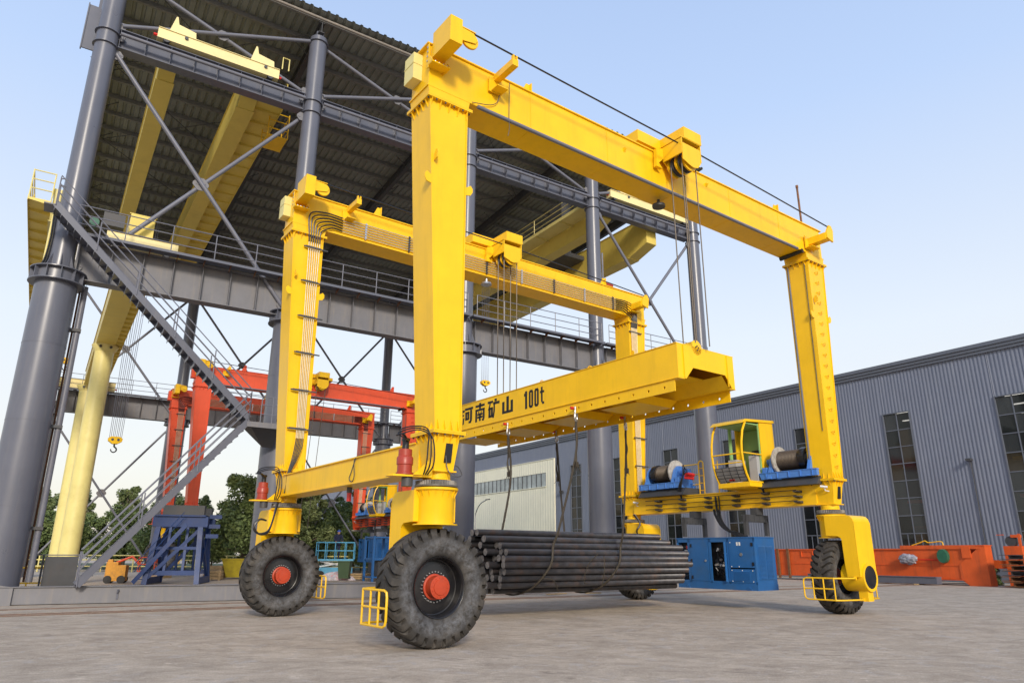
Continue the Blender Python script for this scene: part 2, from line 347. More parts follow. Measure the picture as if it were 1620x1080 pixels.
def fork_mesh(m):
    b = MB()
    poly = [(-.02,2.60),(-.66,2.60),(-.76,2.575),(-.83,2.50),(-.85,2.40),(-.85,.98),(-.50,.98),(-.47,1.30),(-.46,1.93),(-.43,2.0),(-.36,2.04),(-.02,2.06)]
    b.prism([(y, z) for y, z in poly], 0, -.43, .43)
    b.box((-.435,-.86,.99),(.435,-.855,2.42))
    b.lathe([(0,2.0),(.40,2.0),(.40,2.02),(.33,2.022),(.33,2.52),(.37,2.60),(.40,2.60),(.40,2.64),(0,2.64)], 36)
    for i in range(18):
        a = 2*pi*i/18
        b.add([(cos(a)*.33, sin(a)*.33, 2.45),(cos(a)*.395, sin(a)*.395, 2.60),(cos(a)*.33, sin(a)*.33, 2.60)], [(0,1,2)])
    # bearing barrel with a shallow mouth
    q = Matrix.Translation((0,0,.975)) @ Matrix.Rotation(pi/2, 4, 'X')     # z -> -y
    b.lathe([(.33,.28),(.37,.28),(.37,.91),(.30,.91),(.30,.87),(.0,.87)], 36, M=q)
    b.box((-.14,-.845,.36),(.14,-.60,.80))
    return b.mesh('wheel_fork', m)
def guard_mesh(m, s):
    b = MB(); r = .021
    y0, x1, ya, yb = -.72, s*1.08, -.46, .42
    zt, zm, zb_ = .95, .68, .40
    b.tube([(s*.43,y0,zt),(x1-s*.15,ya-.12,zt)] + [(x1,ya,zt),(x1,yb-.10,zt)] + [(x1,yb-.02,zt-.03),(x1,yb,zt-.10)] + [(x1,yb,zb_+.10),(x1,yb-.03,zb_+.03),(x1,yb-.10,zb_)] + [(x1,ya,zb_),(x1-s*.15,ya-.12,zb_),(s*.14,y0,zb_)], r, 8)
    b.tube([(x1,ya-.0,zm),(x1,yb,zm)], r*.9, 8)
    for y in (ya, ya+.30, ya+.60): b.tube([(x1,y,zb_),(x1,y,zt)], r*.9, 8)
    for z in (zt, zb_): b.cyl((s*(.44 if z == zt else .15),y0-.02,z),(s*(.44 if z == zt else .15),y0+.03,z), .045, 10)
    return b.mesh('guard_rail', m)

LR = 13.08; WD = 7.69
ZB, ZT, ZG0, ZG1 = 3.61, 10.36, 10.60, 11.62
def bolts(b, pts, r=.018, h=.03):
    for p in pts: b.cyl((p[0],p[1],p[2]-h/2),(p[0],p[1],p[2]+h/2), r, 6)

def build_crane(name, label, loc, rz, PM, TM, group, wheels, detail=True, girder_extras=True):
    """rubber-tyred portal crane; PM = structure paint, TM = trolley / wheel paint"""
    T = thing(name, label, 'gantry crane', loc, rz, group)
    TOPC = {0: -.235, LR: LR+.235}
    # ---- legs
    for iu, u in enumerate((0., LR)):
        for iv, v in enumerate((0., WD)):
            ut = TOPC[u]; b = MB()
            b.frus((u-.27,u+.27,v-.33,v+.33,ZB+.03),(ut-.44,ut+.44,v-.36,v+.36,ZT-.03))
            leg = b.obj('leg', PM, T)
            e = MB()        # corner plates standing proud of the box
            for sx in (-1, 1):
                e.frus((u+sx*.27-.012,u+sx*.27+.012,v-.355,v+.355,ZB+.04),(ut+sx*.44-.012,ut+sx*.44+.012,v-.385,v+.385,ZT-.04))
            e.obj('corner_plate', PM, leg)
            f = MB()
            f.box((ut-.53,v-.45,ZT-.03),(ut+.53,v+.45,ZT)); f.box((ut-.53,v-.45,ZT+.004),(ut+.53,v+.45,ZT+.034))
            for s in (-1, 1):
                for k in range(5):
                    x = ut-.42+.21*k
                    f.prism([(v+s*.36,ZT-.03),(v+s*.44,ZT-.03),(v+s*.37,ZT-.20),(v+s*.36,ZT-.20)], 0, x-.008, x+.008)
                for k in range(4):
                    y = v-.28+.187*k
                    f.prism([(ut+s*.44,ZT-.03),(ut+s*.52,ZT-.03),(ut+s*.45,ZT-.20),(ut+s*.43,ZT-.20)], 1, y-.008, y+.008)
            f.obj('top_flange', PM, leg)
            f = MB(); f.box((u-.34,v-.42,ZB),(u+.34,v+.42,ZB+.03)); f.box((u-.34,v-.42,ZB-.034),(u+.34,v+.42,ZB-.004))
            for s in (-1, 1):
                for k in range(4):
                    x = u-.21+.14*k
                    f.prism([(v+s*.33,ZB+.03),(v+s*.41,ZB+.03),(v+s*.345,ZB+.22),(v+s*.33,ZB+.22)], 0, x-.008, x+.008)
                    f.prism([(v+s*.31,ZB-.034),(v+s*.40,ZB-.034),(v+s*.31,ZB-.19)], 0, x-.008, x+.008)
                for k in range(4):
                    y = v-.24+.16*k
                    f.prism([(u+s*.26,ZB+.03),(u+s*.33,ZB+.03),(u+s*.275,ZB+.22),(u+s*.26,ZB+.22)], 1, y-.008, y+.008)
                    if iv == 0 or s < 0: f.prism([(u+s*.26,ZB-.034),(u+s*.33,ZB-.034),(u+s*.26,ZB-.17)], 1, y-.008, y+.008)
            f.obj('bottom_flange', PM, leg)
            if detail:
                bl = MB()
                bolts(bl, [(u+sx*.30, v-.38+.19*k, ZB-.045) for sx in (-1,1) for k in range(5)] + [(u-.24+.16*k, v-.385, ZB-.045) for k in range(4)])
                bolts(bl, [(ut+sx*.49, v-.38+.19*k, ZT-.045) for sx in (-1,1) for k in range(5)] + [(ut-.32+.21*k, v-.42, ZT-.045) for k in range(4)])
                bl.obj('flange_bolts', DGREY, leg, kind='stuff')
                # lifting eyes
                for (zz, off) in ((8.55, 0),):
                    for sx in (-1, 1):
                        t = (zz-ZB)/(ZT-ZB); cx = u+(ut-u)*t; hw = .27+.17*t
                        g = MB(); xx = cx+sx*(hw+.012)
                        g.prism([(xx,zz-.12),(xx+sx*.10,zz-.10),(xx+sx*.15,zz-.02),(xx+sx*.15,zz+.06),(xx+sx*.10,zz+.12),(xx,zz+.05)], 1, v-.385, v-.360)
                        g.obj('lifting_eye', PM, leg)
                    g = MB(); g.prism([(v-.385,zz+.40),(v-.50,zz+.42),(v-.53,zz+.52),(v-.50,zz+.60),(v-.43,zz+.62),(v-.385,zz+.52)], 0, cx-hw+.03 if u==0 else ut-.38, (cx-hw+.055) if u==0 else ut-.355)
                    g.obj('lifting_eye', PM, leg)
            # ---- knee under the leg
            k_ = MB()
            k_.frus((u-.20,u+.20,v-.24,v+.24,2.94),(u-.27,u+.27,v-.33,v+.33,ZB-.035))
            k_.box((u-.235,v-.30,2.915),(u+.235,v+.30,2.938))
            k_.lathe([(.0,2.78),(.27,2.78),(.25,2.80),(.25,2.90),(.27,2.914),(0,2.914)], 28, M=Matrix.Translation((u,v,0)))
            kn = k_.obj('knee', PM, T)
            hh = MB(); 
            a = [(u-.02,v-.286,3.08),(u+.12,v-.293,3.08),(u+.135,v-.318,3.42),(u-.005,v-.31,3.42)]
            hh.add(a + [(p[0],p[1]+.05,p[2]) for p in a], [(0,1,2,3),(0,1,5,4),(1,2,6,5),(2,3,7,6),(3,0,4,7)])
            hh.obj('access_hole', BLK, kn)
            ring = MB(); vs = []
            for i in range(96):     # toothed slewing ring
                a0 = 2*pi*i/96; rr = .375 if i % 2 else .352
                vs += [(u+rr*cos(a0), v+rr*sin(a0), 2.69), (u+rr*cos(a0), v+rr*sin(a0), 2.765)]
            ring.add(vs, [(2*i, (2*i+2)%192, (2*i+3)%192, 2*i+1) for i in range(96)] + [tuple(2*i for i in range(95,-1,-1)), tuple(2*i+1 for i in range(96))])
            ring.lathe([(0,2.66),(.385,2.66),(.39,2.688),(0,2.688)], 40, M=Matrix.Translation((u,v,0)))
            ring.obj('slewing_ring', mat('gear_steel',(.20,.185,.165),.5,metal=.4,var=.3,vscale=8), T)
    # ---- girders
    for iv, v in enumerate((0., WD)):
        b = MB()
        b.box((-.72,v-.355,ZG0+.03),(LR+.72,v+.355,ZG1-.03))
        b.box((-.80,v-.395,ZG1-.03),(LR+.80,v+.395,ZG1))
        b.box((-.76,v-.385,ZG0),(LR+.76,v+.385,ZG0+.028))
        for u in (-.235, LR+.235): b.frus((u-.46,u+.46,v-.38,v+.38,ZT+.036),(u-.50,u+.50,v-.38,v+.38,ZG0-.002))
        g = b.obj('main_girder', PM, T)
        for x in (1.9, 4.3, 6.7, 9.1, 11.5):
            wm = MB(); wm.box((x,v-.362,ZG0+.04),(x+.012,v-.355,ZG1-.04)); wm.box((x,v-.34,ZG0-.006),(x+.015,v+.34,ZG0)); wm.obj('weld_seam', PM, g)
        for u in (1.95, 11.75):
            r = MB(); r.prism([(u-.16,ZG1),(u+.12,ZG1),(u+.12,ZG1+.40),(u+.02,ZG1+.40)], 1, v-.12, v-.09); r.box((u+.11,v-.20,ZG1),(u+.13,v-.02,ZG1+.40))
            r.obj('end_stop', PM, g)
        rl = MB(); rl.box((-.5,v-.04,ZG1+.001),(LR+.5,v+.04,ZG1+.07)); rl.obj('crane_rail', DGREY, g)
        if iv == 0:
            t = MB(); t.tube([(.45,v-.40,ZG0-.02),(LR-.75,v-.40,ZG0-.02)], .045, 10); t.obj('conduit', GREYT, g)
            t = MB(); t.tube([(LR-.50,v-.42,ZG0-.03),(LR-.50,v+.36,ZG0-.05)], .07, 10); t.obj('conduit', BLACK, g)
        # end cover box
        c = MB(); c.box((-.93,v-.05,ZG0+.30),(-.722,v+.33,ZG1-.10)); c.box((-.94,v-.06,ZG0+.66),(-.72,v+.34,ZG0+.68)); c.obj('end_cover', PM if not detail else CREAM, g)
        # cable head box, with its bolted bracket and sheave
        hb = MB(); hb.box((-.73,v-1.16,11.20),(-.44,v-.42,11.50)); hb.box((-.725,v-1.155,11.504),(-.445,v-.47,11.80)); 
        for x in (-.78,-.40): hb.box((x-.008,v-.43,10.98),(x+.008,v-.36,11.55))
        hb.box((-.79,v-.60,11.02),(-.36,v-.36,11.045)); hb.box((-.79,v-.42,11.05),(-.36,v-.40,11.55)) if False else None
        hb.prism([(v-.60,11.05),(v-.36,11.05),(v-.36,11.20),(v-.50,11.20)], 0, -.79, -.775)
        hb.prism([(v-.60,11.05),(v-.36,11.05),(v-.36,11.20),(v-.50,11.20)], 0, -.375, -.36)
        head = hb.obj('cable_head', TM, g)
        sh = MB(M=Matrix.Translation((-.16,v-.98,11.56)) @ Matrix.Rotation(pi/2,4,'X'))
        sh.lathe([(0,-.03),(.19,-.03),(.20,-.02),(.17,0),(.20,.02),(.19,.03),(0,.03)], 28)
        sh.obj('sheave', TM, head)
        sb = MB(); sb.prism([(-.44,11.50),(-.05,11.55),(.02,11.70),(-.10,11.80),(-.44,11.82)], 1, v-.93, v-.92); sb.prism([(-.44,11.42),(-.05,11.50),(.0,11.60),(-.10,11.72),(-.44,11.74)], 1, v-1.04, v-1.03); sb.box((-.44,v-1.04,11.75),(-.05,v-.92,11.77)); sb.obj('cable_guide', TM, head)
        if detail:
            bb = MB()
            for k in range(4): bb.cyl((-.785,v-.40,11.13+.11*k),(-.81,v-.40,11.13+.11*k),.02,6); bb.cyl((-.70+.09*k,v-.56,11.05),(-.70+.09*k,v-.56,11.08),.018,6)
            bb.obj('bracket_bolts', CHROME, head, kind='stuff')
        mp = MB(); mp.box((.85,v-1.10,11.40),(1.0,v-.40,11.56)); mp.box((.72,v-.42,11.10),(1.05,v-.395,11.45)); mp.box((.78,v-.66,11.12),(1.06,v-.40,11.14)); mp.box((.87,v-1.10,11.56),(.90,v-1.02,11.66)); mp.box((.95,v-1.10,11.56),(.98,v-1.02,11.66))
        mp.obj('cable_support', TM, g)
        ep = MB(); ep.box((12.95,v-1.0,10.86),(13.22,v-.40,11.08)); ep.box((12.80,v-.43,10.72),(13.28,v-.395,11.15)); ep.box((12.82,v-.62,10.74),(13.26,v-.40,10.76))
        ep.prism([(12.98,10.90),(13.30,10.82),(13.36,11.22),(13.28,11.36),(13.16,11.36),(12.98,11.10)], 1, v-1.05, v-1.0)
        ep.obj('cable_anchor', TM, g)
        cb = MB(); cb.tube([(-.14,v-1.0,11.75),(3.1,v-1.0,11.68),(6.4,v-1.0,11.62)], .020, 6); cb.tube([(6.9,v-1.0,11.60),(10.2,v-1.0,11.46),(13.2,v-1.0,11.32)], .020, 6)
        cb.obj('traction_cable', BLACK, g)
        if iv == 0 and detail:
            m_ = MB(); m_.tube([(14.0-.35,v+.1,ZG1),(14.0-.35,v+.1,13.35)], .035, 8); m_.cyl((13.65,v+.1,13.33),(13.65,v+.1,13.42),.045,8); m_.obj('mast', RUST, g)
            wv = MB(); wv.tube(spline([(1.0,v-.42,11.1),(.95,v-.40,10.9),(.75,v-.40,10.75),(.3,v-.41,10.62)],6), .009, 5)
            wv.tube(spline([(1.28,v-.40,11.55),(1.27,v-.41,10.7),(1.25,v-.45,10.35),(1.22,v-.44,10.15)],6), .008, 5); wv.obj('loose_wire', DGREY, g)
            ep2 = MB()
            for (x,z) in ((4.9,11.3),(8.1,11.4)): ep2.add([(x-.03,v-.356,z),(x+.03,v-.356,z),(x+.03,v-.42,z-.03),(x-.03,v-.42,z-.03),(x+.03,v-.356,z-.12),(x-.03,v-.356,z-.12)], [(0,1,2,3),(3,2,4,5),(0,3,5),(1,4,2)])
            ep2.obj('cleat', PM, g)
            fl = MB(M=Matrix.Translation((6.55,v+.05,ZG0-.16))); fl.cyl((0,0,0),(0,0,.12),.04,8); fl.lathe([(0,-.10),(.17,-.10),(.17,-.03),(.05,.02),(0,.03)], 16); fl.obj('floodlight', DGREY, g)
        if iv == 1:
            # conduits along the rear girder and down both rear legs
            zs = [10.72+.085*i for i in range(6)]
            for i, z in enumerate(zs):
                o = i*.085
                c = MB(); c.tube([(.75,v-.41,z),(12.15,v-.41,z)], .017, 6); c.obj('conduit', CONDUIT, g)
                x = -.02+.5-o*.9
                c = MB(); c.tube(spline([(.75,v-.41,z),(.45-o*.6,v-.42,z+.01),(.16-o,v-.44,z-.16),(.08-o*.8,v-.45,10.42),(.10-o*.75,v-.42,10.12)],5), .021, 6); c.obj('hose', BLACK, g)
                c = MB(); c.tube(spline([(12.15,v-.41,z),(12.5+o*.6,v-.42,z+.01),(12.86+o*.8,v-.44,z-.16),(12.96+o*.7,v-.45,10.42),(12.96+o*.7,v-.42,10.12)],5), .021, 6); c.obj('hose', BLACK, g)
                c = MB(); c.tube([(.10-o*.75,v-.42,10.12),(.13-o*.45,v-.42,4.45)], .013, 6); c.obj('conduit', CONDUIT, T)
                c = MB(); c.tube([(12.96+o*.7,v-.42,10.12),(12.92+o*.5,v-.42,3.75)], .013, 6); c.obj('conduit', CONDUIT, T)
                if detail:
                    c = MB(); c.tube(spline([(.13-o*.45,v-.42,4.45),(.10-o*.45,v-.45,4.2),(-.03-o*.3,v-.50,3.85),(-.20-o*.1,v-.52,3.45),(-.27+o*.1,v-.50,3.0)],5), .011, 6); c.obj('hose', BLACK, T)
            for k in range(8):
                x = 1.5+1.5*k; c = MB(); c.box((x-.02,v-.43,10.66),(x+.02,v-.39,11.20))
                for z in zs: c.box((x-.035,v-.445,z-.022),(x+.035,v-.43,z+.022))
                c.obj('pipe_clamp', DGREY if k % 2 else CHROME, g)
            for k in range(6):
                z = 4.7+1.05*k; t_ = (z-4.45)/5.67
                x0 = .13+(.10-.13)*t_; c = MB(); c.box((x0-.46,v-.44,z-.016),(x0+.26,v-.405,z+.016)); c.box((x0-.42,v-.452,z-.028),(x0+.05,v-.44,z+.028)); c.obj('pipe_clamp', DGREY, T)
                c = MB(); c.box((12.84,v-.44,z-.02),(13.52,v-.40,z+.02)); c.obj('pipe_clamp', DGREY, T)
            if detail:
                r = MB(); r.cyl((12.0,v,ZG1+.22),(12.34,v,ZG1+.22), .13, 16); r.box((11.95,v-.12,ZG1),(12.4,v+.12,ZG1+.10)); r.obj('rope_drum_motor', REDM, g)
                m_ = MB(); m_.tube([(12.1,v+.2,ZG1),(12.1,v+.2,13.3)], .035, 8); m_.obj('mast', GREYT, g)
                fl = MB(M=Matrix.Translation((6.1,v-.25,ZG0-.16))); fl.cyl((0,0,0),(0,0,.14),.04,8); fl.lathe([(0,-.10),(.19,-.10),(.17,-.03),(.05,.02),(0,.03)], 16); fl.obj('floodlight', CHROME, g)
    # ---- sill beams
    for u in (0., LR):
        b = MB(); b.box((u-.25,.235,2.95),(u+.25,WD-.235,3.46)); b.box((u-.29,.34,3.46),(u+.29,WD-.34,3.485)); b.box((u-.29,.25,2.925),(u+.29,WD-.25,2.948))
        sl = b.obj('sill_beam', PM, T)
        if u > 0:
            for iz in range(3):
                z = 3.02+.15*iz
                c = MB(); c.tube([(u-.42,.75,z+.045),(u-.42,WD-1.0,z+.045)], .012, 6); c.obj('cable', BLACK, sl)
                for k in range(6):
                    y = .75+1.08*k; c = MB(); c.prism([(u-.25,z-.03),(u-.25,z+.04),(u-.46,z+.03),(u-.46,z+.005)], 1, y-.09, y+.09); c.obj('cable_bracket', DGREY, sl)
    # ---- slewing motors of the left wheels
    for v in (0., WD):
        b = MB(); b.prism([(-.95,v-.14),(-.25,v-.26),(-.25,v+.26),(-.95,v+.14),(-.99,v)], 2, 2.80, 2.83); b.prism([(-.62,2.83),(-.24,2.83),(-.24,3.16)], 1, v-.26, v-.245) 
        ms = b.obj('motor_bracket', PM, T)
        d = MB(M=Matrix.Translation((-.68,v-.05,0))); d.lathe([(0,2.835),(.15,2.835),(.15,2.87),(.13,2.88),(.13,3.0),(.145,3.01),(.145,3.13),(.13,3.15),(.12,3.16),(.12,3.27),(.10,3.28),(0,3.28)], 24)
        mo = d.obj('slewing_motor', REDM, T)
        d = MB(M=Matrix.Translation((-.68,v-.05,0))); d.lathe([(0,3.281),(.06,3.281),(.06,3.42),(.075,3.425),(.075,3.47),(0,3.47)], 16); d.obj('motor_shaft_cap', BLACK, mo)
        d = MB(M=Matrix.Translation((-.62,v-.05,0))); d.lathe([(0,2.64),(.10,2.64),(.10,2.79),(0,2.79)], 18, smooth=False); d.obj('pinion', DGREY, mo)
        for k in range(3 if detail else 1):
            q = random.uniform(-.06,.06)
            h = MB(); h.tube(spline([(-.66,v-.12,3.42),(-.78-.05*k,v-.22-.05*k,3.48+q),(-.88-.03*k,v-.20,3.58-.05*k),(-.66,v-.28-.06*k,3.66-.04*k),(-.42,v-.36-.05*k,3.62-.06*k),(-.44+.04*k,v-.42-.04*k,3.3),(-.46+.05*k,v-.42-.04*k,3.0),(-.44+.04*k,v-.30,2.84)],6), .013, 6); h.obj('hose', BLACK, mo)
    # ---- wheels
    for (u, v) in wheels:
        rzz = 0 if u > 0 else pi
        f = link('wheel_fork', fork_mesh(TM), T, (u, v, 0), (0,0,rzz))
        for s_ in (-1, 1):
            if u > 0 or (v == 0 and s_ == 1) or (v > 0 and s_ == -1): link('guard_rail', guard_mesh(YEL2, s_), f)
        mh = MB(M=Matrix.Translation((0,0,.975)) @ Matrix.Rotation(pi/2,4,'X')); mh.lathe([(.299,.905),(.27,.895),(.16,.882),(0,.878)], 30); mh.obj('bore_shade', BLACKM, f)  # shallow black cone paints the shade of a deep bore
        t = link('tyre', TYRE_ME, T, (u, v, .975), (0,0,rzz))
        t.rotation_euler = (0, random.uniform(0, 6), 0) if rzz == 0 else (0, random.uniform(0, 6), pi)
        link('rim', RIM_ME, t); link('hub', HUB_ME, t); link('wheel_bolts', NUT_ME, t, kind='stuff')
    # ---- trolleys on the girders
    for v in (0., WD):
        b = MB(); b.box((5.45,v-.34,ZG1+.14),(6.3,v+.36,ZG1+.46)); b.box((6.3,v-1.14,ZG1+.14),(6.98,v+.45,ZG1+.46)) 
        b.box((6.98,v-.25,ZG1+.14),(7.5,v+.3,ZG1+.36))
        tr = b.obj('trolley', TM, T)
        c = MB(); c.prism([(6.22,11.12),(6.22,11.60),(6.92,11.60),(6.92,11.20),(6.80,11.05),(6.62,11.00),(6.5,11.02)], 1, v-1.12, v-1.10)
        c.prism([(6.22,11.30),(6.22,11.60),(6.92,11.60),(6.92,11.20),(6.80,11.05),(6.62,11.00)], 1, v-.50, v-.48)
        c.box((6.20,v-1.12,11.30),(6.23,v-.48,11.73)); c.box((6.93,v-1.12,11.25),(6.96,v-.48,11.73)); c.box((6.18,v-1.13,11.74),(6.96,v-.40,11.758))
        c.prism([(5.92,11.10),(5.95,11.62),(6.2,11.70),(6.2,11.40),(6.02,11.22),(6.15,11.10)], 1, v-.50, v-.40)
        c.obj('sheave_housing', TM, tr)
        for k in range(5):
            s_ = MB(M=Matrix.Translation((6.58,v-1.02+.12*k,11.22)) @ Matrix.Rotation(pi/2,4,'X')); s_.lathe([(0,-.025),(.27,-.025),(.28,-.02),(.24,0),(.28,.02),(.27,.025),(0,.025)], 26); s_.obj('sheave', DGREY if k % 2 else TM, tr)
        for x in (5.65, 7.3): 
            s_ = MB(M=Matrix.Translation((x,v,ZG1+.13)) @ Matrix.Rotation(pi/2,4,'X')); s_.lathe([(0,-.06),(.11,-.06),(.11,.06),(0,.06)], 18); s_.obj('trolley_wheel', DGREY, tr)
        # hoist ropes, from the trolley sheaves down to the lifting beam
        if wheels and detail:
            for (ux, vx) in ((6.30,-1.0),(6.33,-.62),(6.84,-1.0),(6.86,-.62)):
                r = MB(); r.tube([(ux,v+vx,11.22),(ux+.02 if ux < 6.5 else ux, (v+vx if v == 0 else v+vx), 6.30)], .016, 6); r.obj('hoist_rope', WIRE, tr)
        else:
            for ux in (6.3, 6.85):
                r = MB(); r.tube([(ux,v-.9,11.22),(ux-.4,v-.9,2.5)], .018, 6); r.obj('hoist_rope', WIRE, tr)
    # ---- winches on the right sill
    for (vc, s) in ((5.88, 1), (1.05, -1)):      # s = +1: flange and motor towards -v
        def Y(y): return vc+s*y
        b = MB(); b.prism([(12.78-.25,3.49),(12.78-.05,3.49+.24),(13.55,3.73),(13.55,3.49)], 1, Y(-1.0) , Y(1.05)); base = b.obj('winch_base', DGREY, T)
        b = MB(); b.box((12.60,Y(-.85),3.74),(12.72,Y(1.05),3.92)); b.box((13.28,Y(-.85),3.74),(13.42,Y(1.05),3.92)); b.box((12.585,Y(-.86),3.92),(12.735,Y(1.06),3.94))
        for k in range(5): b.box((12.575,Y(-.6+.38*k)-.01,3.75),(12.60,Y(-.6+.38*k)+.01,3.92))
        b.prism([(12.55,3.745),(13.5,3.745),(13.30,4.35),(13.14,4.52),(12.96,4.52),(12.80,4.38)], 1, Y(-.55), Y(-.43))
        b.prism([(12.58,3.745),(13.5,3.745),(13.28,4.42),(13.12,4.56),(12.98,4.56),(12.84,4.42)], 1, Y(.72), Y(.82))
        b.box((12.64,Y(-.75),3.76),(13.4,Y(-.60),4.1))
        wf = b.obj('winch_frame', WBLUE, base)
        Mx = Matrix.Translation((13.05,Y(0),4.30)) @ Matrix.Rotation(-s*pi/2,4,'X')   # lathe z -> s*y
        d = MB(M=Mx); prof = [(0,-.32),(.29,-.32)]
        for k in range(14): prof += [(.30,-.31+.066*k*.72+.01),(.275,-.31+.066*k*.72+.04)]
        prof += [(.29,.40),(0,.40)]
        d.lathe(prof, 32); d.obj('rope_drum', ROPEW, base)
        d = MB(M=Mx); d.lathe([(0,-.40),(.43,-.40),(.44,-.38),(.44,-.34),(.43,-.325),(0,-.325)], 36); d.obj('drum_flange', FLANGE, base)
        d = MB(M=Mx); d.lathe([(0,.70),(.20,.70),(.22,.60),(.33,.60),(.34,.42),(.33,.402),(0,.402)], 30); d.obj('gearbox', BLACKM, base)
        d = MB(M=Mx); d.lathe([(0,-.95),(.09,-.95),(.10,-.85),(.10,-.60),(.13,-.56),(0,-.56)], 20); d.obj('hydraulic_motor', WBLUE, base)
        for k in range(4 if detail else 1):
            h = MB(); h.tube(spline([(12.95+.05*k,Y(-.8),4.38),(12.7,Y(-.95-.05*k),4.5-.08*k),(12.62,Y(-.98),4.1),(12.6,Y(-.9+.04*k),3.7),(12.72,Y(-.8),3.3)],6), .015, 6); h.obj('hose', BLACK, base)
        if s == 1:
            h = MB(); h.box((12.75,Y(-1.15),4.02),(13.0,Y(-.95),4.22)); h.cyl((12.7,Y(-1.15),4.18),(12.8,Y(-1.35),4.12),.05,10); h.cyl((12.7,Y(-1.0),4.05),(12.8,Y(-1.3),4.0),.04,10); h.obj('valve_block', REDL, base)
    # ---- cab on the sill
    cab = MB()
    prof = [(12.04,5.50),(11.86,5.20),(11.77,4.85),(11.74,4.55),(11.78,4.20),(11.88,3.90),(12.02,3.66)]
    v0, v1 = 1.84, 2.95
    for y in (v0, v1):
        cab.tube([(x,y,z) for x, z in prof], .035, 8)
    cab.box((11.98,v0-.02,3.52),(13.46,v1+.02,3.66)); cab.box((12.05,v0+.1,3.488),(13.3,v1-.1,3.52))
    cab.prism([(11.80,5.42),(11.98,5.56),(13.50,5.66),(13.50,5.58),(12.02,5.49)], 1, v0-.05, v1+.05)
    cab.box((12.74,v0-.012,3.66),(13.46,v0+.012,5.57)); cab.box((13.44,v0+.013,3.66),(13.46,v1-.013,5.57)); cab.box((13.02,v1-.012,3.66),(13.46,v1+.012,5.57))
    cab.tube([(11.745,v0,4.50),(11.745,v1,4.50)], .022, 8); cab.tube([(11.86,v0,3.96),(11.86,v1,3.96)], .018, 8) if False else None
    cab.tube([(11.77,v0,4.23),(11.77,v1,4.23)], .018, 8); cab.tube([(11.745,v0,4.52),(12.74,v0,4.52)], .022, 8); cab.tube([(12.0,v0-.005,3.67),(12.74,v0-.005,3.67)], .03, 8)
    cb = cab.obj('cab', YEL, T)
    g = MB(); g.box((12.10,v0+.03,5.44),(13.40,v1-.03,5.475)); g.box((12.62,v1-.06,3.67),(12.74,v1-.02,5.44)); g.box((12.70,v0+.014,3.67),(12.735,v0+.05,5.5)); g.box((13.38,v0+.03,3.68),(13.435,v1-.03,5.43)); g.box((12.72,v1-.03,4.40),(13.4,v1-.013,4.44))
    g.obj('cab_lining', GREEN, cb)
    g = MB(); g.box((12.55,v0+.06,3.67),(12.95,v0+.34,4.50)); g.box((12.45,v1-.36,3.67),(12.95,v1-.08,4.42)); g.box((13.05,v0+.36,3.67),(13.36,v1-.40,4.15)); g.obj('control_console', mat('light_grey_panel',(.42,.42,.42),.45,var=.04), cb)
    g = MB(); g.cyl((12.62,v0+.2,4.50),(12.60,v0+.2,4.62),.02,8); g.cyl((12.60,v1-.2,4.42),(12.58,v1-.2,4.54),.02,8); g.box((13.2,v0+.40,4.15),(13.34,v1-.45,4.75)); g.obj('seat_back', BLACK, cb)
    g = MB(); pz = [(11.80,4.10),(11.88,3.88),(12.0,3.69)]
    g.add([(x+.02,v0+.03,z) for x,z in pz]+[(x+.02,v1-.03,z) for x,z in pz], [(0,1,4,3),(1,2,5,4)]); g.obj('lower_screen', mat('grey_screen',(.36,.36,.36),.4), cb)
    g = MB()
    for z, x in ((4.10,11.80),(4.0,11.835),(3.89,11.875),(3.80,11.93),(3.69,12.0)): g.tube([(x-.005,v0+.03,z),(x-.005,v1-.03,z)], .010, 5)
    for k in range(5):
        y = v0+.04+k*(v1-v0-.08)/4; g.tube([(x-.008,y,z) for x,z in pz], .010, 5)
    g.obj('screen_grille', BLACK, cb)
    g = MB(); g.cyl((12.02,2.35,3.76),(12.02,2.55,3.76),.05,10); g.obj('warning_light', REDL, cb)
    # walkway rail beside the cab
    r = MB()
    for z in (3.86,4.2,4.55): r.tube([(13.3,5.7,z),(13.3,4.75,z)], .02, 6)
    for y in (4.75,4.55): r.tube([(13.3,y,3.49),(13.3,y,4.55)], .022, 6)
    r.tube(arc((13.3,4.65,4.55),.10,0,pi,8,(0,1,0),(0,0,1)), .022, 6); 
    for z in (3.65,3.9,4.15,4.4): r.tube([(13.3,4.75,z),(13.3,4.55,z)], .015, 6)
    r.tube([(13.3,3.95,3.49),(13.3,3.95,4.6)], .02, 6)
    r.obj('handrail', YEL2, T)
    # ---- generator hanging under the sill
    u0, u1, y0, y1, z0, z1 = 12.2, 13.2, 2.02, 4.98, .53, 2.06
    G = MB()
    G.box((u0-.01,y0-.01,z0),(u1+.01,y1+.01,z0+.17)); G.box((u0-.015,y0-.015,z1-.03),(u1+.015,y1+.015,z1))
    G.box((u0+.03,y0+.035,z0+.17),(u1-.03,y1-.03,z0+.19)); G.box((u1-.03,y0,z0+.17),(u1,y1,z1-.03))
    for (a, b2) in ((y0,y0+.05),(2.94,3.02),(3.62,3.71),(4.44,4.54),(y1-.05,y1)): G.box((u0,a,z0+.17),(u0+.03,b2,z1-.03))
    G.box((u0,y0,z1-.14),(u0+.028,y1,z1-.03)); G.box((u0,y0,z0+.17),(u0+.028,y1,z0+.24)); G.box((u0+.03,y0,z0+.17),(u1-.03,y0+.03,z1-.03)); G.box((u0+.03,y1-.03,z0+.17),(u1-.03,y1,z1-.03))
    gen = G.obj('generator', BLUE, T)
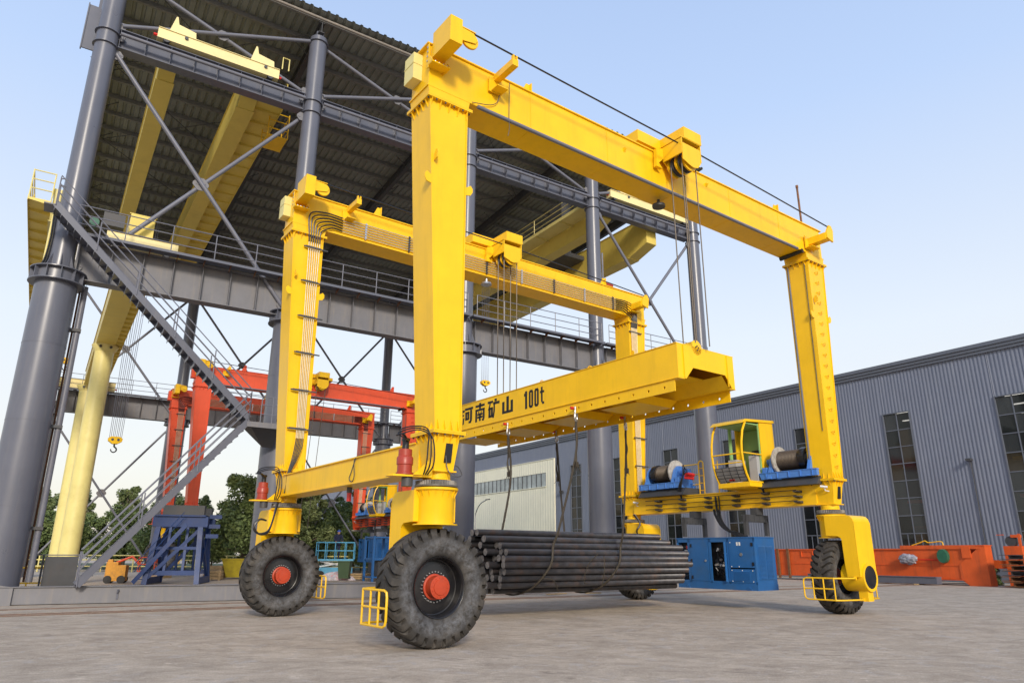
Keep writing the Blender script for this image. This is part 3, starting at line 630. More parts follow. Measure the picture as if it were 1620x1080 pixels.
    d = MB(); d.box((u0-.012,2.08,1.17),(u0+.01,2.93,1.93)); d.box((u0-.013,2.49,1.18),(u0-.011,2.50,1.92)); d.obj('door', BLUE, gen)
    d = MB(); d.box((u0-.012,2.08,.74),(u0+.01,2.93,1.13)); pn = d.obj('louvre_panel', BLUE, gen)
    for k in range(9): e = MB(); e.prism([(u0-.012,.80+.032*k),(u0-.030,.79+.032*k),(u0-.012,.82+.032*k)], 1, 2.24, 2.80); e.obj('louvre', BLUE, pn)
    d = MB(); d.box((u0-.012,3.73,.76),(u0+.01,4.43,1.93)); dd = d.obj('door', BLUE, gen)
    e = MB(); e.cyl((u0-.012,3.83,1.36),(u0-.035,3.83,1.36),.035,10); e.obj('door_latch', CHROME, dd)
    for z in (1.82,1.36,.86):
        e = MB(); e.box((u0-.035,4.36,z-.05),(u0-.012,4.41,z+.05)); e.obj('hinge', BLACK, dd)
    d = MB(); d.box((u0-.10,3.035,.75),(u0-.0,3.055,1.93)); d.obj('open_door', BLUE, gen)
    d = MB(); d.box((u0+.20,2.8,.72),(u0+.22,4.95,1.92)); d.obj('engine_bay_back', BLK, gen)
    if detail:
        d = MB(); rr = random.Random(3)
        for k in range(9):
            a = (u0+rr.uniform(.08,.18), rr.uniform(3.1,3.58), rr.uniform(.85,1.2)); b2 = (a[0], rr.uniform(3.1,3.58), rr.uniform(1.1,1.7)); c2 = (a[0]-.03, rr.uniform(3.1,3.58), rr.uniform(.9,1.5))
            d.tube(spline([a,c2,b2],5), .022, 6)
        d.obj('engine_hoses', BLACK, gen)
        for k in range(10):
            d = MB(); y = rr.uniform(3.12,3.56); z = rr.uniform(1.0,1.75); d.cyl((u0+.06,y,z),(u0+.14,y+rr.uniform(-.05,.05),z+rr.uniform(-.04,.04)), rr.uniform(.02,.05), 10); d.obj('engine_part', CHROME, gen)
        for z in range(9):
            d = MB(); d.cbox((u0+.17,4.74,.90+.11*z),(.03,.12,.035)); d.obj('switch_block', CHROME if z % 2 else DGREY, gen)
        d = MB(); d.box((u0+.12,4.62,1.72),(u0+.19,4.70,1.82)); d.obj('warning_lamp', REDL, gen)
        for (y,z) in ((2.62,1.86),(2.53,1.86)): d = MB(); d.box((u0-.0135,y-.03,z-.05),(u0-.0125,y+.03,z+.05)); d.obj('data_plate', WHITE, gen)
        for (y,z) in ((2.50,1.55),): e = MB(); e.cyl((u0-.012,y,z),(u0-.03,y,z),.05,12); e.obj('door_latch', CHROME, gen)
        for (y,z) in ((2.1,1.84),(2.1,1.28)): e = MB(); e.box((u0-.035,y-.03,z-.05),(u0-.012,y+.03,z+.05)); e.obj('hinge', BLACK, gen)
        for (y,z) in ((2.14,1.09),(2.5,1.09),(2.87,1.09),(2.14,.78),(2.5,.78),(2.87,.78),(2.87,1.20),(2.6,1.20),(2.87,1.90)):
            e = MB(); e.cyl((u0-.012,y,z),(u0-.02,y,z),.016,8); e.obj('panel_screw', WHITE, gen)
    d = MB(); d.box((u0+.12,y0-.012,z0+.30),(u1-.10,y0+.0,z1-.20)); ep = d.obj('end_panel', BLUE, gen)
    for k in range(26):
        e = MB(); z = z0+.34+.036*k
        e.prism([(y0-.012,z),(y0-.032,z-.008),(y0-.012,z+.018)], 0, u0+.16, u0+.49); e.prism([(y0-.012,z),(y0-.032,z-.008),(y0-.012,z+.018)], 0, u0+.53, u1-.14); e.obj('louvre', BLUE, ep)
    for y in (2.3,4.6):
        e = MB(); e.cyl((u0-.03,y,z0+.06),(u0-.01,y,z0+.06),.05,10); e.box((u0-.03,y-.10,z0),(u0-.01,y+.10,z0+.04)); e.obj('lifting_lug', BLUE, gen)
    # brackets from the sill to the generator
    for y in (2.25, 4.62):
        b = MB(); b.box((12.15,y-.05,2.10),(12.27,y+.05,2.70)); b.box((13.19,y-.05,2.10),(13.31,y+.05,2.62)); b.box((12.15,y-.05,2.52),(13.31,y-.04,2.70)); b.box((12.15,y-.05,2.70),(13.31,y+.12,2.715)); b.box((12.15,y-.05,2.50),(13.31,y+.12,2.515))
        for k in range(4): b.box((12.30+.28*k,y-.06,2.515),(12.32+.28*k,y+.1,2.70))
        b.box((12.65,y-.10,2.715),(13.0,y+.12,2.925)); b.obj('hanger_frame', DGREY, T)
    rr = random.Random(11)
    for k in range(12 if detail else 3):
        a = rr.uniform(0,1); h = MB()
        h.tube(spline([(12.80,3.9-.3*a,2.96+.4*(k<4)),(12.76,3.82-.3*a,2.75-.1*a),(12.70,3.55-.35*a,2.40-.12*a),(12.62,3.1-.2*a,2.18+.05*a),(12.6+.2*a,2.85-.25*a,2.06)],6), .017+.006*a, 6); h.obj('hose', BLACK, T)
    # ---- steps, cable pipe, camera and red beacon
    for k in range(19):
        z = 3.98+.335*k; t_ = (z-ZB)/(ZT-ZB); cx = LR+.235*t_; yy = -(.33+.03*t_)-.005
        s_ = MB(); s_.tube([(cx-.10,yy,z),(cx-.0,yy-.05,z+.045),(cx+.10,yy,z)], .010, 5); s_.tube([(cx-.10,yy,z),(cx-.0,yy-.05,z-.045),(cx+.10,yy,z)], .010, 5); s_.obj('step_loop', PM, T)
    p = MB(); p.tube([(LR+.235-.47,.30,ZT),(LR-.30,.28,ZB)], .03, 8); p.obj('conduit', GREYT, T)
    p = MB(); p.tube([(LR-.24,-.27,ZT),(LR-.28,-.22,5.0)], .012, 6); p.obj('loose_wire', DGREY, T)
    for (x,y,z) in ((LR-.30,-.10,3.42),(LR-.25,WD-.42,3.36)):
        p = MB(M=Matrix.Translation((x-.06,y,z)) @ Matrix.Rotation(.5,4,'Z')); p.cyl((-.02,.10,0),(-.02,-.09,-.03),.033,12); p.tube([(0,.0,-.03),(.02,-.02,-.12),(.04,-.12,-.14)], .016, 6); p.obj('security_camera', WHITE, T)
    p = MB(); p.cyl((-.0,3.75,2.62),(0,3.75,2.80),.05,14); bc = p.obj('warning_beacon', REDL, T)
    p = MB(); p.cyl((0,3.75,2.80),(0,3.75,2.92),.06,14); p.obj('beacon_base', DGREY, bc)
    if detail:
        p = MB(); p.tube(spline([(-.26,2.9,3.49),(-.28,2.92,3.45),(-.27,3.1,3.20),(-.27,3.2,3.05),(-.27,3.05,2.98),(-.27,2.95,3.1),(-.28,2.97,3.42),(-.26,2.7,3.50),(-.1,2.4,3.50)],6), .010, 6); p.obj('loose_wire', DGREY, T)
        p = MB(); p.tube(spline([(.0,-.30,3.2),(.03,-.33,2.95),(.12,-.42,2.83),(.28,-.40,2.86),(.30,-.28,3.0),(.24,-.24,3.05)],6), .010, 6); p.obj('loose_wire', DGREY, T)
        for k in range(3):
            p = MB(); p.tube(spline([(-.42+.02*k,WD-.45,2.75),(-.50,WD-.55,2.35),(-.62,WD-.60,2.05-.02*k),(-.85,WD-.6,1.98),(-.98,WD-.6,2.12+.03*k),(-.85,WD-.6,2.32),(-.68,WD-.6,2.30)],6), .024, 6); p.obj('hose', BLACK, T)
        for k in range(2):
            p = MB(); p.tube(spline([(LR-.6,WD-.6+.05*k,2.92),(LR-.5,WD-.75,2.6),(LR-.62,WD-.70,2.35),(LR-.4,WD-.55,2.15)],6), .03, 6); p.obj('hose', BLACK, T)
    return T

crane = build_crane('gantry_crane', 'large yellow portal crane on four tall rubber tyres, with driver cab and blue generator', PO, PYAW, YEL, YEL, 'rubber tyred portal cranes', [(0,0),(0,WD),(LR,0),(LR,WD)])
b = MB(); b.add([(-900,-300,0),(900,-300,0),(900,1500,0),(-900,1500,0)], [(0,1,2,3)]); struct(b.obj('ground', CONC))

# ================================================================ lifting beam (spreader) hanging from the ropes
def PT(name, label, cat, group=None): return thing(name, label, cat, PO, PYAW, group)
T = PT('lifting_beam', 'long yellow lifting beam with black lettering and 100t, hung on ropes inside the large crane', 'lifting beam')
A0, A1, VA, VB, Z0, Z1 = 5.85, 7.95, -.82, 9.35, 5.44, 6.27
b = MB()
b.box((A0,VA+.02,Z0),(A0+.02,VB,Z1-.015)); b.box((A1-.02,VA+.02,Z0),(A1,VB,Z1-.015)); b.box((A0-.02,VA,Z1-.014),(A1+.02,VB,Z1+.004))
b.box((A0-.02,VA,Z0-.018),(A0+.22,VB-.0,Z0-.001)); b.box((A1-.22,VA,Z0-.018),(A1+.02,VB,Z0-.001))
b.box((A0+.25,VA+.6,Z0+.28),(A1-.25,VB-.4,Z0+.30))
sb = b.obj('beam_box', YEL, T)
# end plate with the arched cut-out, seen from the front
for nm, v, dv in (('end_plate', VA, .02), ('end_plate', VB, .02)):
    e = MB(); e.prism([(A0+.0,Z1-.016),(A1-.0,Z1-.016),(A1,Z0+.002),(A1-.12,Z0+.002),(A1-.35,Z0+.30),(A0+.55,Z0+.30),(A0+.28,Z0+.002),(A0,Z0+.002)], 1, v, v+dv); 
    for x in (A0+.20, A1-.28): e.box((x,v-.03,Z0+.02),(x+.02,v,Z1-.02))
    e.obj(nm, YEL, T)
for x0, s in ((A0+.22, 1), (A1-.22, -1)):
    e = MB(); e.add([(x0,VA+.02,Z0-.02),(x0,VB,Z0-.02),(x0+s*.25,VB,Z0+.28),(x0+s*.25,VA+.02,Z0+.28)], [(0,1,2,3)]); e.obj('inner_web', YEL, T)
for k in range(4):
    y = .9+2.4*k; e = MB(); e.prism([(A0+.12,Z0-.02),(A0+.42,Z0-.24),(A1-.42,Z0-.24),(A1-.12,Z0-.02)], 1, y, y+.02); e.box((A0+.42,y,Z0-.255),(A1-.42,y+1.3,Z0-.243)); e.add([(A0+.12,y+1.6,Z0-.02),(A0+.42,y+1.3,Z0-.25),(A1-.42,y+1.3,Z0-.25),(A1-.12,y+1.6,Z0-.02)],[(0,1,2,3)]); e.obj('cross_frame', YEL, T)
# perforated bottom flanges
def holed_plate(x0, x1, ya, yb, za, zb, ys, zc, r):
    m = MB(); N_ = 12
    edges = [ya] + [(ys[i]+ys[i+1])/2 for i in range(len(ys)-1)] + [yb]
    for i, y in enumerate(ys):
        l, r_ = edges[i], edges[i+1]; sq = []
        for k in range(N_):
            a = 2*pi*(k+.5)/N_; c_, s_ = cos(a), sin(a)
            t = min((( (r_-y) if c_ > 0 else (y-l))/abs(c_)) if abs(c_) > 1e-6 else 9, ((zb-zc) if s_ > 0 else (zc-za))/abs(s_) if abs(s_) > 1e-6 else 9)
            sq.append((y+t*c_, zc+t*s_))
        sq2 = []
        cor = [(r_,zb),(l,zb),(l,za),(r_,za)]
        circ = [(y+r*cos(2*pi*(k+.5)/N_), zc+r*sin(2*pi*(k+.5)/N_)) for k in range(N_)]
        vs = []; 
        for xx in (x0, x1): vs += [(xx,p[0],p[1]) for p in sq] + [(xx,p[0],p[1]) for p in circ] + [(xx,p[0],p[1]) for p in cor]
        st = 2*N_+4; fs = []
        for k in range(N_):
            k2 = (k+1) % N_
            for o in (0, st): fs.append((o+k, o+k2, o+N_+k2, o+N_+k))
            fs.append((N_+k, N_+k2, st+N_+k2, st+N_+k))
        # corners
        for ci, (cy, cz) in enumerate(cor):
            ang = atan2(cz-zc, cy-y) % (2*pi)
            k = int((ang/(2*pi)*N_)-.5) % N_
            for o in (0, st): fs.append((o+k, o+2*N_+ci, o+(k+1) % N_))
        m.add(vs, fs)
    m.box((x0,ya,za),(x1,ya+.001,zb)); m.box((x0,ya,za-.001),(x1,yb,za)); return m
ys = [-.36+.5*i for i in range(20)]; ys[0] = -.36
for xf in (A0+.02, A1-.045):
    holed_plate(xf, xf+.025, VA+.14, VB-.15, 5.14, Z0-.02, ys, 5.27, .035).obj('shackle_plate', YEL, T)
for y in (4.35, 2.3): 
    e = MB(); e.tube([(A0+.15,y-.09,Z1)]+arc((A0+.15,y,Z1+.02),.08,pi,0,8,(0,1,0),(0,0,1))+[(A0+.15,y+.09,Z1)], .016, 6); e.obj('lifting_eye', YEL, T)
e = MB(M=Matrix.Translation((6.58,VA+.04,Z1-.02)) @ Matrix.Rotation(pi/2,4,'X')); e.lathe([(0,0),(.20,0),(.20,.03),(.17,.04),(0,.04)], 28); e.lathe([(0,-.5),(.19,-.5),(.19,0),(0,0)], 28); e.obj('sheave', YEL, T)
e = MB()
for dx, dz in ((-.05,.02),(.05,.02),(0,-.05),(0,.05)): e.cyl((6.58+dx,VA-.0,Z1-.02+dz),(6.58+dx,VA-.030,Z1-.02+dz),.015,8)
e.obj('sheave_bolts', DGREY, T, kind='stuff')
# lettering, built from stencil strokes on the beam side; y runs to the left in the picture
def strokes(y_l, y_r, zt, zb_, rects):
    m = MB(); W_ = y_l-y_r; H_ = zt-zb_
    for r in rects:
        if not isinstance(r[0], tuple): x0, t0, x1, t1 = r; x0 -= .03; x1 += .03; t0 -= .012; t1 += .012; poly = [(x0,t0),(x1,t0),(x1,t1),(x0,t1)]
        else: poly = r
        poly = [(y_l-W_*p[0], zb_+H_*(1-p[1])) for p in poly]
        n = len(poly); m.add([(A0-.004,a,b_) for a, b_ in poly]+[(A0+.0,a,b_) for a, b_ in poly], [tuple(range(n))]+[(i,(i+1)%n,n+(i+1)%n,n+i) for i in range(n)])
    return m
he = [(.02,.14,.16,.26),[(.0,.40),(.14,.40),(.14,.50),(.0,.50)],[(.06,.60),(.18,.60),(.12,1.0),(0,1.0)],(.26,.06,1.0,.18),(.78,.22,.92,.86),[(.62,.86),(.92,.86),(.86,1.0),(.62,1.0)],(.30,.30,.42,.76),(.52,.30,.64,.76),(.30,.30,.64,.39),(.30,.68,.64,.77)]
nan = [(.05,.06,.95,.17),(.43,-.03,.57,.27),(.04,.30,.17,1.0),(.04,.30,.96,.40),(.83,.30,.96,.88),[(.72,.88),(.96,.88),(.92,1.0),(.72,1.0)],[(.30,.44),(.40,.44),(.44,.54),(.34,.54)],[(.60,.44),(.70,.44),(.66,.54),(.56,.54)],(.26,.56,.74,.65),(.26,.72,.74,.81),(.44,.56,.56,.97)]
kuang = [(.0,.04,.42,.15),[(.14,.15),(.26,.15),(.14,.52),(.0,.52)],(.08,.40,.20,.94),(.30,.40,.42,.94),(.08,.40,.42,.50),(.08,.84,.42,.94),(.62,-.03,.76,.10),(.50,.14,1.0,.26),[(.50,.14),(.63,.14),(.63,.62),(.54,1.0),(.42,1.0),(.50,.60)]]
shan = [(.42,.0,.60,.88),(.0,.28,.17,.88),(.83,.28,1.0,.98),(.0,.86,.80,.99)]
one = [(.35,.0,1.0,1.0),(.0,.12,.35,.26)]
zero = [(.0,.08,.36,.92),(.64,.08,1.0,.92),(.16,.0,.46,.12),(.54,.0,.84,.12),(.16,.88,.46,1.0),(.54,.88,.84,1.0)]
tee = [(.25,.0,.60,.86),(.0,.22,1.0,.33),[(.40,.86),(1.0,.86),(1.0,1.0),(.52,1.0)]]
for nm, (yl, yr, zt, zb_, rc) in {'he': (8.33,7.74,6.15,5.60,he), 'nan': (7.58,7.04,6.15,5.58,nan), 'kuang': (6.86,6.26,6.15,5.58,kuang), 'shan': (6.08,5.56,6.13,5.62,shan),
        '1': (4.99,4.85,6.12,5.60,one), '0': (4.76,4.57,6.12,5.60,zero), '00': (4.50,4.31,6.12,5.60,zero), 't': (4.24,4.06,6.12,5.62,tee)}.items():
    strokes(yl, yr, zt, zb_, rc).obj('lettering', BLK, T)

# shackles and wire slings
SH = [(A0+.03, 2.76, 'front', 5.85), (A0+.03, 5.81, 'back', 5.85), (A1-.03, 2.93, 'front', 7.8), (A1-.03, 5.97, 'back', 7.8)]
BU0, BZ, BVC, BRV, BRZ = 0, 1.30, 4.30, 1.05, .74
def shackle(x, y, zz, label, first):
    t = PT('shackle', label, 'shackle', 'shackles under the lifting beam')
    m = MB(); pts = [(x-.05,y,zz)]; 
    bow = [(x-.055,y,zz),(x-.055,y,zz-.09),(x-.075,y,zz-.16),(x-.09,y,zz-.24),(x-.07,y,zz-.31),(x,y,zz-.345),(x+.07,y,zz-.31),(x+.09,y,zz-.24),(x+.075,y,zz-.16),(x+.055,y,zz-.09),(x+.055,y,zz)]
    m = MB(M=Matrix.Translation((x,y,0)) @ Matrix.Rotation(.5,4,'Z') @ Matrix.Translation((-x,-y,0)))
    m.tube(spline(bow,3), .026, 8); m.cyl((x-.055,y-.0,zz-.03),(x-.055,y,zz+.04),.035,10); m.cyl((x+.055,y-.0,zz-.03),(x+.055,y,zz+.04),.035,10); m.obj('bow', CHROME, t)
    m = MB(); m.cyl((x-.16,y+.02,zz),(x+.10,y-.02,zz),.026,10); m.cyl((x-.17,y+.02,zz),(x-.10,y+.01,zz),.042,8); m.obj('pin', REDL, t)
    return t
shl = ['red pinned shackle at the near edge of the lifting beam, third from the left', 'red pinned shackle nearest the lettering, leftmost under the lifting beam', 'shackle with the rightmost wire sling, at the far edge of the lifting beam', 'shackle at the far edge of the lifting beam, between the two red pinned ones']
for i, (x, y, k, ub) in enumerate(SH): shackle(x, y, 5.27, shl[i], i == 0)
for j, (lab, xs, ub, ya, yb) in enumerate((('dark wire rope sling looped under the left part of the steel bars', A0+.03, 5.35, 2.76, 5.81), ('dark wire rope sling looped under the right part of the steel bars', A1-.03, 7.75, 2.93, 5.97))):
    t = PT('wire_sling', lab, 'sling', 'wire slings holding the steel bars')
    fr = [(xs,ya,4.95),(xs-.02,ya+.03,4.0),(ub+ (xs-ub)*.3,BVC-BRV-.18,2.2),(ub+.05,BVC-BRV-.06,1.75),(ub-.05,BVC-BRV-.05,1.25),(ub-.35,BVC-.72*BRV,.72),(ub-.45,BVC,.52),(ub-.3,BVC+.75*BRV,.72),(ub-.1,BVC+BRV+.06,1.3),(ub,BVC+BRV+.1,1.85),(xs-.02,yb-.15,3.6),(xs,yb,4.95)]
    sp_ = spline(fr, 8)
    for off in (-.020, .020):
        m = MB(); m.tube([p+Vector((off, off*.5, 0)) for i, p in enumerate(sp_)], .022, 7); m.obj('strand', SLING, t)
    for (yy, q) in ((ya, 0), (yb, 1)):
        m = MB()
        for kk in range(3):
            o = .02*(kk-1); m.tube(spline([(xs+o,yy,4.93),(xs+o*.4-.012,yy+.01,4.7),(xs-o+.012,yy-.0,4.4),(xs+o*.6-.01,yy+.02,4.1),(xs+o,yy+(.03 if q == 0 else -.05),3.8)],5), .018, 6)
        m.cbox((xs,yy+(.03 if q == 0 else -.05),3.78),(.10,.08,.14))
        for kk in range(6): m.tube([(xs,yy,3.76),(xs+random.uniform(-.12,.12),yy+random.uniform(-.1,.1),3.6+random.uniform(-.06,.1))], .005, 4)
        m.obj('splice', SLING, t)
t = PT('loose_wire', 'thin loose wire end dangling on the front of the steel bars', 'wire')
for pts in ([(6.9,BVC-BRV-.12,1.55),(6.55,BVC-BRV-.13,1.3),(6.4,BVC-BRV-.11,1.0),(6.42,BVC-BRV-.08,.82),(6.6,BVC-BRV+.0,.80)], [(7.1,BVC-BRV-.12,1.5),(7.12,BVC-BRV-.10,1.1),(7.1,BVC-BRV,.7)], [(5.1,BVC-BRV,.95),(5.35,BVC-BRV-.1,.9),(5.6,BVC-BRV,.62)]):
    m = MB(); m.tube(spline(pts,5), .012, 5); m.obj('wire_end', SLING, t)
# steel bars: packed in an oval
rr = random.Random(5); bars = []; D = .172; row = 0
z = BZ-BRZ+D/2
def oval(zz): q = 1-((zz-BZ)/(BRZ+.02))**2; return BRV*sqrt(max(0, q))
while z < BZ+BRZ:
    hw = oval(z if z < BZ else z+.02)
    if row in (0,): hw = .45
    n = max(2, int((2*hw)/D)); y0_ = BVC-(n-1)*D/2
    for i in range(n): bars.append((y0_+i*D+rr.uniform(-.008,.008), z+rr.uniform(-.012,.012)))
    z += D*.90; row += 1
bar_me = []
for k in range(5):
    m = MB(); Lb = 6.75; m.tube([(0,0,0),(Lb*.5,0,0),(Lb,0,0)], D/2*.97, 14, caps=False); me = m.mesh('steel_bar', BAR)
    bmm = bmesh.new(); bmm.from_mesh(me)
    bmm.verts.ensure_lookup_table(); me.materials.append(BAREND)
    f1 = bmm.faces.new([bmm.verts[i] for i in range(13,-1,-1)]); f2 = bmm.faces.new([bmm.verts[28+i] for i in range(14)]); f1.material_index = f2.material_index = 1
    bmm.to_mesh(me); bmm.free(); bar_me.append(me)
for i, (y, z) in enumerate(bars):
    u0 = 3.85+rr.uniform(-.22,.22) + (.0 if y > BVC-.6 else rr.choice([0,.12,.3]))
    sag = Vector((u0, y, z)); w_ = PO + PU*sag.x + PV*sag.y + Vector((0,0,sag.z))
    o = link('steel_bar', rr.choice(bar_me), None, w_, (rr.uniform(0,6), rr.uniform(-.002,.004), PYAW+rr.uniform(-.003,.003)))
    same = [q for q in bars if abs(q[1]-z) < .04]
    if y == min(q[0] for q in same):
        ri = sorted({round(q[1]/.155) for q in bars}, reverse=True).index(round(z/.155))
        ORD = ['top', 'second', 'third', 'fourth', 'fifth', 'sixth', 'seventh', 'eighth', 'ninth', 'tenth', 'eleventh', 'twelfth']
        lb = 'steel bar on the near side of the hanging bundle, %s row from the top' % ORD[min(ri, 11)]
    else: lb = 'round dark steel bar inside or behind the front rows of the hanging bundle'
    tag(o, lb, 'steel bar', 'steel bars in the hanging bundle')

# ================================================================ steel canopy (columns, runways, roof)
CT = thing('steel_canopy', 'tall blue grey steel canopy on round columns, open sided with ribbed metal roof', 'canopy', SO, SYAW)
SP = 8.12; CU = [i*SP for i in range(5)]; DV = 28.5
def roof_z(v): return 25.48-.055*v
def column_meshes(top):
    b = MB(); b.lathe([(0,0),(.64,0),(.64,10.44),(0,10.44)], 40); b.lathe([(.66,.0),(.80,.0),(.80,.04),(.67,.04)], 40); [b.lathe([(.60,z),(.647,z),(.647,z+.02),(.60,z+.02)], 40) for z in (2.9,5.6,8.2)]; m1 = b.mesh('lower_column', GREY)
    b = MB(); b.lathe([(.0,10.85),(.42,10.85),(.39,11.2),(.385,top-.35),(.0,top-.35)], 32)
    for z in (20.33, 20.91, top-.62): b.lathe([(.385,z),(.46,z),(.46,z+.03),(.385,z+.03)], 32)
    for k in range(8):
        a = 2*pi*k/8; M_ = Matrix.Rotation(a,4,'Z'); b.add([(.385,-.01,10.9),(.60,-.01,10.9),(.385,-.01,11.5),(.385,.01,10.9),(.60,.01,10.9),(.385,.01,11.5)], [(0,1,2),(3,5,4),(0,3,4,1),(1,4,5,2)], M=M_)
    b.box((-.16,-.16,top-.35),(.16,.16,top)); m2 = b.mesh('upper_column', GREY)
    b = MB(); b.lathe([(.60,10.41),(.86,10.41),(.86,10.445),(.70,10.445),(.70,10.85),(.86,10.85),(.86,10.885),(0,10.885)], 40)
    for k in range(12):
        a = 2*pi*k/12; b.add([(.70,-.012,10.45),(.84,-.012,10.45),(.84,-.012,10.85),(.70,-.012,10.85),(.70,.012,10.45),(.84,.012,10.45),(.84,.012,10.85),(.70,.012,10.85)], [(0,1,2,3),(7,6,5,4),(1,5,6,2)], M=Matrix.Rotation(a+.1,4,'Z'))
    m3 = b.mesh('column_collar', GREY)
    return m1, m2, m3
cf, crr = column_meshes(24.75), column_meshes(23.4)
for u in CU:
    for v, cm in ((0, cf), (DV, crr)):
        lc = link('lower_column', cm[0], CT, (u,v,0)); link('column_collar', cm[2], lc); link('upper_column', cm[1], CT, (u,v,0))
# runway beams
def runway(z0, z1, v, sp_st, half, walk, sname):
    stiff = MB(); s_ = -1 if v < 5 else 1
    stiff.box((-.008,-half+.01,z0+.03),(.008,-.015,z1-.03)); sm_ = stiff.mesh('stiffener', GREYR if walk else GREY)
    for i in range(4):
        a = CU[i]+(.45 if walk else .40); c = CU[i+1]-(.45 if walk else .40)
        if walk and False: pass
        b = MB(); b.box((a,v-.012,z0+.03),(c,v+.012,z1-.03)); b.box((a,v-half,z0),(c,v+half,z0+.028)); b.box((a,v-half,z1-.028),(c,v+half,z1))
        rb = b.obj(sname, GREYR if walk else GREY, CT)
        n = int((c-a)/sp_st)
        for k in range(n+1): link('stiffener', sm_, rb, (a+.02+(c-a-.04)*k/n, v, 0))
        if walk:
            w_ = MB(); w_.box((a-.4,v-.78,z1+.05),(c+.4,v-.28,z1+.08)); w_.box((a-.4,v-.80,z1+.0),(c+.4,v-.78,z1+.10))
            wk = w_.obj('walkway_plate', GREY, CT)
            for k in range(8):
                m = MB(); x = a+.3+k*(c-a-.6)/7; m.prism([(v-.78,z1+.05),(v-.28,z1+.05),(v-.28,z1-.12)], 0, x-.01, x+.01); m.obj('walkway_bracket', RUST, wk)
            for z in (.40,.75,1.10):
                m = MB(); m.tube([(a-.2,v-.76,z1+z),(c+.2,v-.76,z1+z)], .020, 6); m.obj('handrail', GREYT, wk)
            for k in range(6):
                x = a-.2+k*(c-a+.4)/5; m = MB(); m.tube([(x,v-.76,z1+.08),(x,v-.76,z1+1.10)], .020, 6); m.obj('handrail_post', GREYT, wk)
        r = MB(); r.box((a-.4,v+.05,z1+.001),(c+.4,v+.13,z1+.10)); r.obj('runway_rail', DGREY, rb)
runway(10.69, 12.16, 0., .95, .26, True, 'lower_runway_beam'); runway(10.69, 12.16, DV, .95, .26, True, 'lower_runway_beam')
runway(20.42, 21.28, .1, .87, .24, False, 'upper_runway_beam'); runway(20.42, 21.28, DV-.1, .87, .24, False, 'upper_runway_beam')
def gusset(p, sz=.26):
    m = MB(); x, y, z = p; m.prism([(x-sz,z-.05),(x-.10,z-sz*.9),(x+.10,z-sz*.9),(x+sz,z-.05),(x+sz,z+.05),(x+.10,z+sz*.9),(x-.10,z+sz*.9),(x-sz,z+.05)], 1, y-.015, y+.015)
    for dx in (-.17,-.10,.10,.17): m.cyl((x+dx,y-.04,z+.03*(1 if dx>0 else -1)),(x+dx,y+.04,z+.03*(1 if dx>0 else -1)),.02,6)
    m.obj('gusset_plate', CHROME if False else GREYR, CT)
def brace(a, b_, r=.085): m = MB(); m.tube([a,b_], r, 12); m.obj('brace_tube', GREYT, CT)
for vv, lohi in ((0., (0,3)), (DV, (0,1,2,3))):
    yo = -.05
    for i in range(4):
        a, c = CU[i]+.42, CU[i+1]-.42
        top = 24.1 if vv == 0 else 22.9
        brace((a,vv+yo-.03,21.45),(c,vv+yo-.03,top)); brace((a,vv+yo+.16,top),(c,vv+yo+.16,21.45)); gusset(((a+c)/2,vv+yo+.07,(21.45+top)/2))
        if vv == 0: brace((a,vv-.30,20.93),(c,vv-.30,20.93), .075)
        if i in lohi:
            brace((a,vv+yo-.03,20.1),(c,vv+yo-.03,11.15)); brace((a+.1,vv+yo+.16,11.15),(c,vv+yo+.16,20.1)); gusset(((a+c)/2,vv+yo+.07,15.62), .30)
            for (x, z) in ((a,20.1),(c,20.1),(a,11.2),(c,11.2)): gusset((x,vv+yo,z), .22)
        for (x, z) in ((a-.02,21.45),(c+.02,21.45),(a,20.93),(c,20.93)): gusset((x,vv+yo,z), .17)
    if vv:
        for i in (0, 2): brace((CU[i]+.6,vv,10.0),(CU[i+1]-.6,vv,.8), .07); brace((CU[i]+.6,vv+.15,.8),(CU[i+1]-.6,vv+.15,10.0), .07); gusset(((CU[i]+CU[i+1])/2,vv+.07,5.4), .3)
# rafters, purlins, deck
for u in CU:
    m = MB(); za, zb_ = roof_z(-.35)-.34, roof_z(DV+.8)-.34
    for (w_, t0, t1) in ((.015,.03,.52),(.13,0,.03),(.13,.52,.55)):
        m.add([(u-w_,-.35,za-t0),(u+w_,-.35,za-t0),(u+w_,-.35,za-t1),(u-w_,-.35,za-t1),(u-w_,DV+.8,zb_-t0),(u+w_,DV+.8,zb_-t0),(u+w_,DV+.8,zb_-t1),(u-w_,DV+.8,zb_-t1)], [(3,2,1,0),(4,5,6,7),(0,1,5,4),(1,2,6,5),(2,3,7,6),(3,0,4,7)])
    m.obj('rafter', DGREY, CT)
m = MB(); m.box((-.4,-.04,-.22),(32.9,.04,0)); m.box((-.4,.04,-.22),(32.9,.09,-.20)); pm = m.mesh('purlin', PURL)
npur = 20
for k in range(npur):
    v = -.36+k*(DV+1.1)/(npur-1); link('purlin', pm, CT, (0,v,roof_z(v)-.10))
m = MB(); m.tube([(-.4,-.42,roof_z(-.4)-.22),(32.9,-.42,roof_z(-.4)-.22)], .07, 10); m.obj('eaves_tube', PURLG, CT)
vs = []; fs = []; x = -.45; i = 0
while x < 32.9:
    for (dx, dz) in ((0,0),(.22,0),(.26,.075),(.36,.075),(.40,0)):
        vs += [(x+dx,-.75,roof_z(-.75)-.085+dz),(x+dx,DV+1.0,roof_z(DV+1.0)-.085+dz)]
    x += .40
n = len(vs)//2; fs = [(2*i,2*i+2,2*i+3,2*i+1) for i in range(n-1)]
m = MB(); m.add(vs, fs); m.add([(v_[0],v_[1],v_[2]+.06) for v_ in vs], fs); m.obj('roof_deck', ROOF, CT)
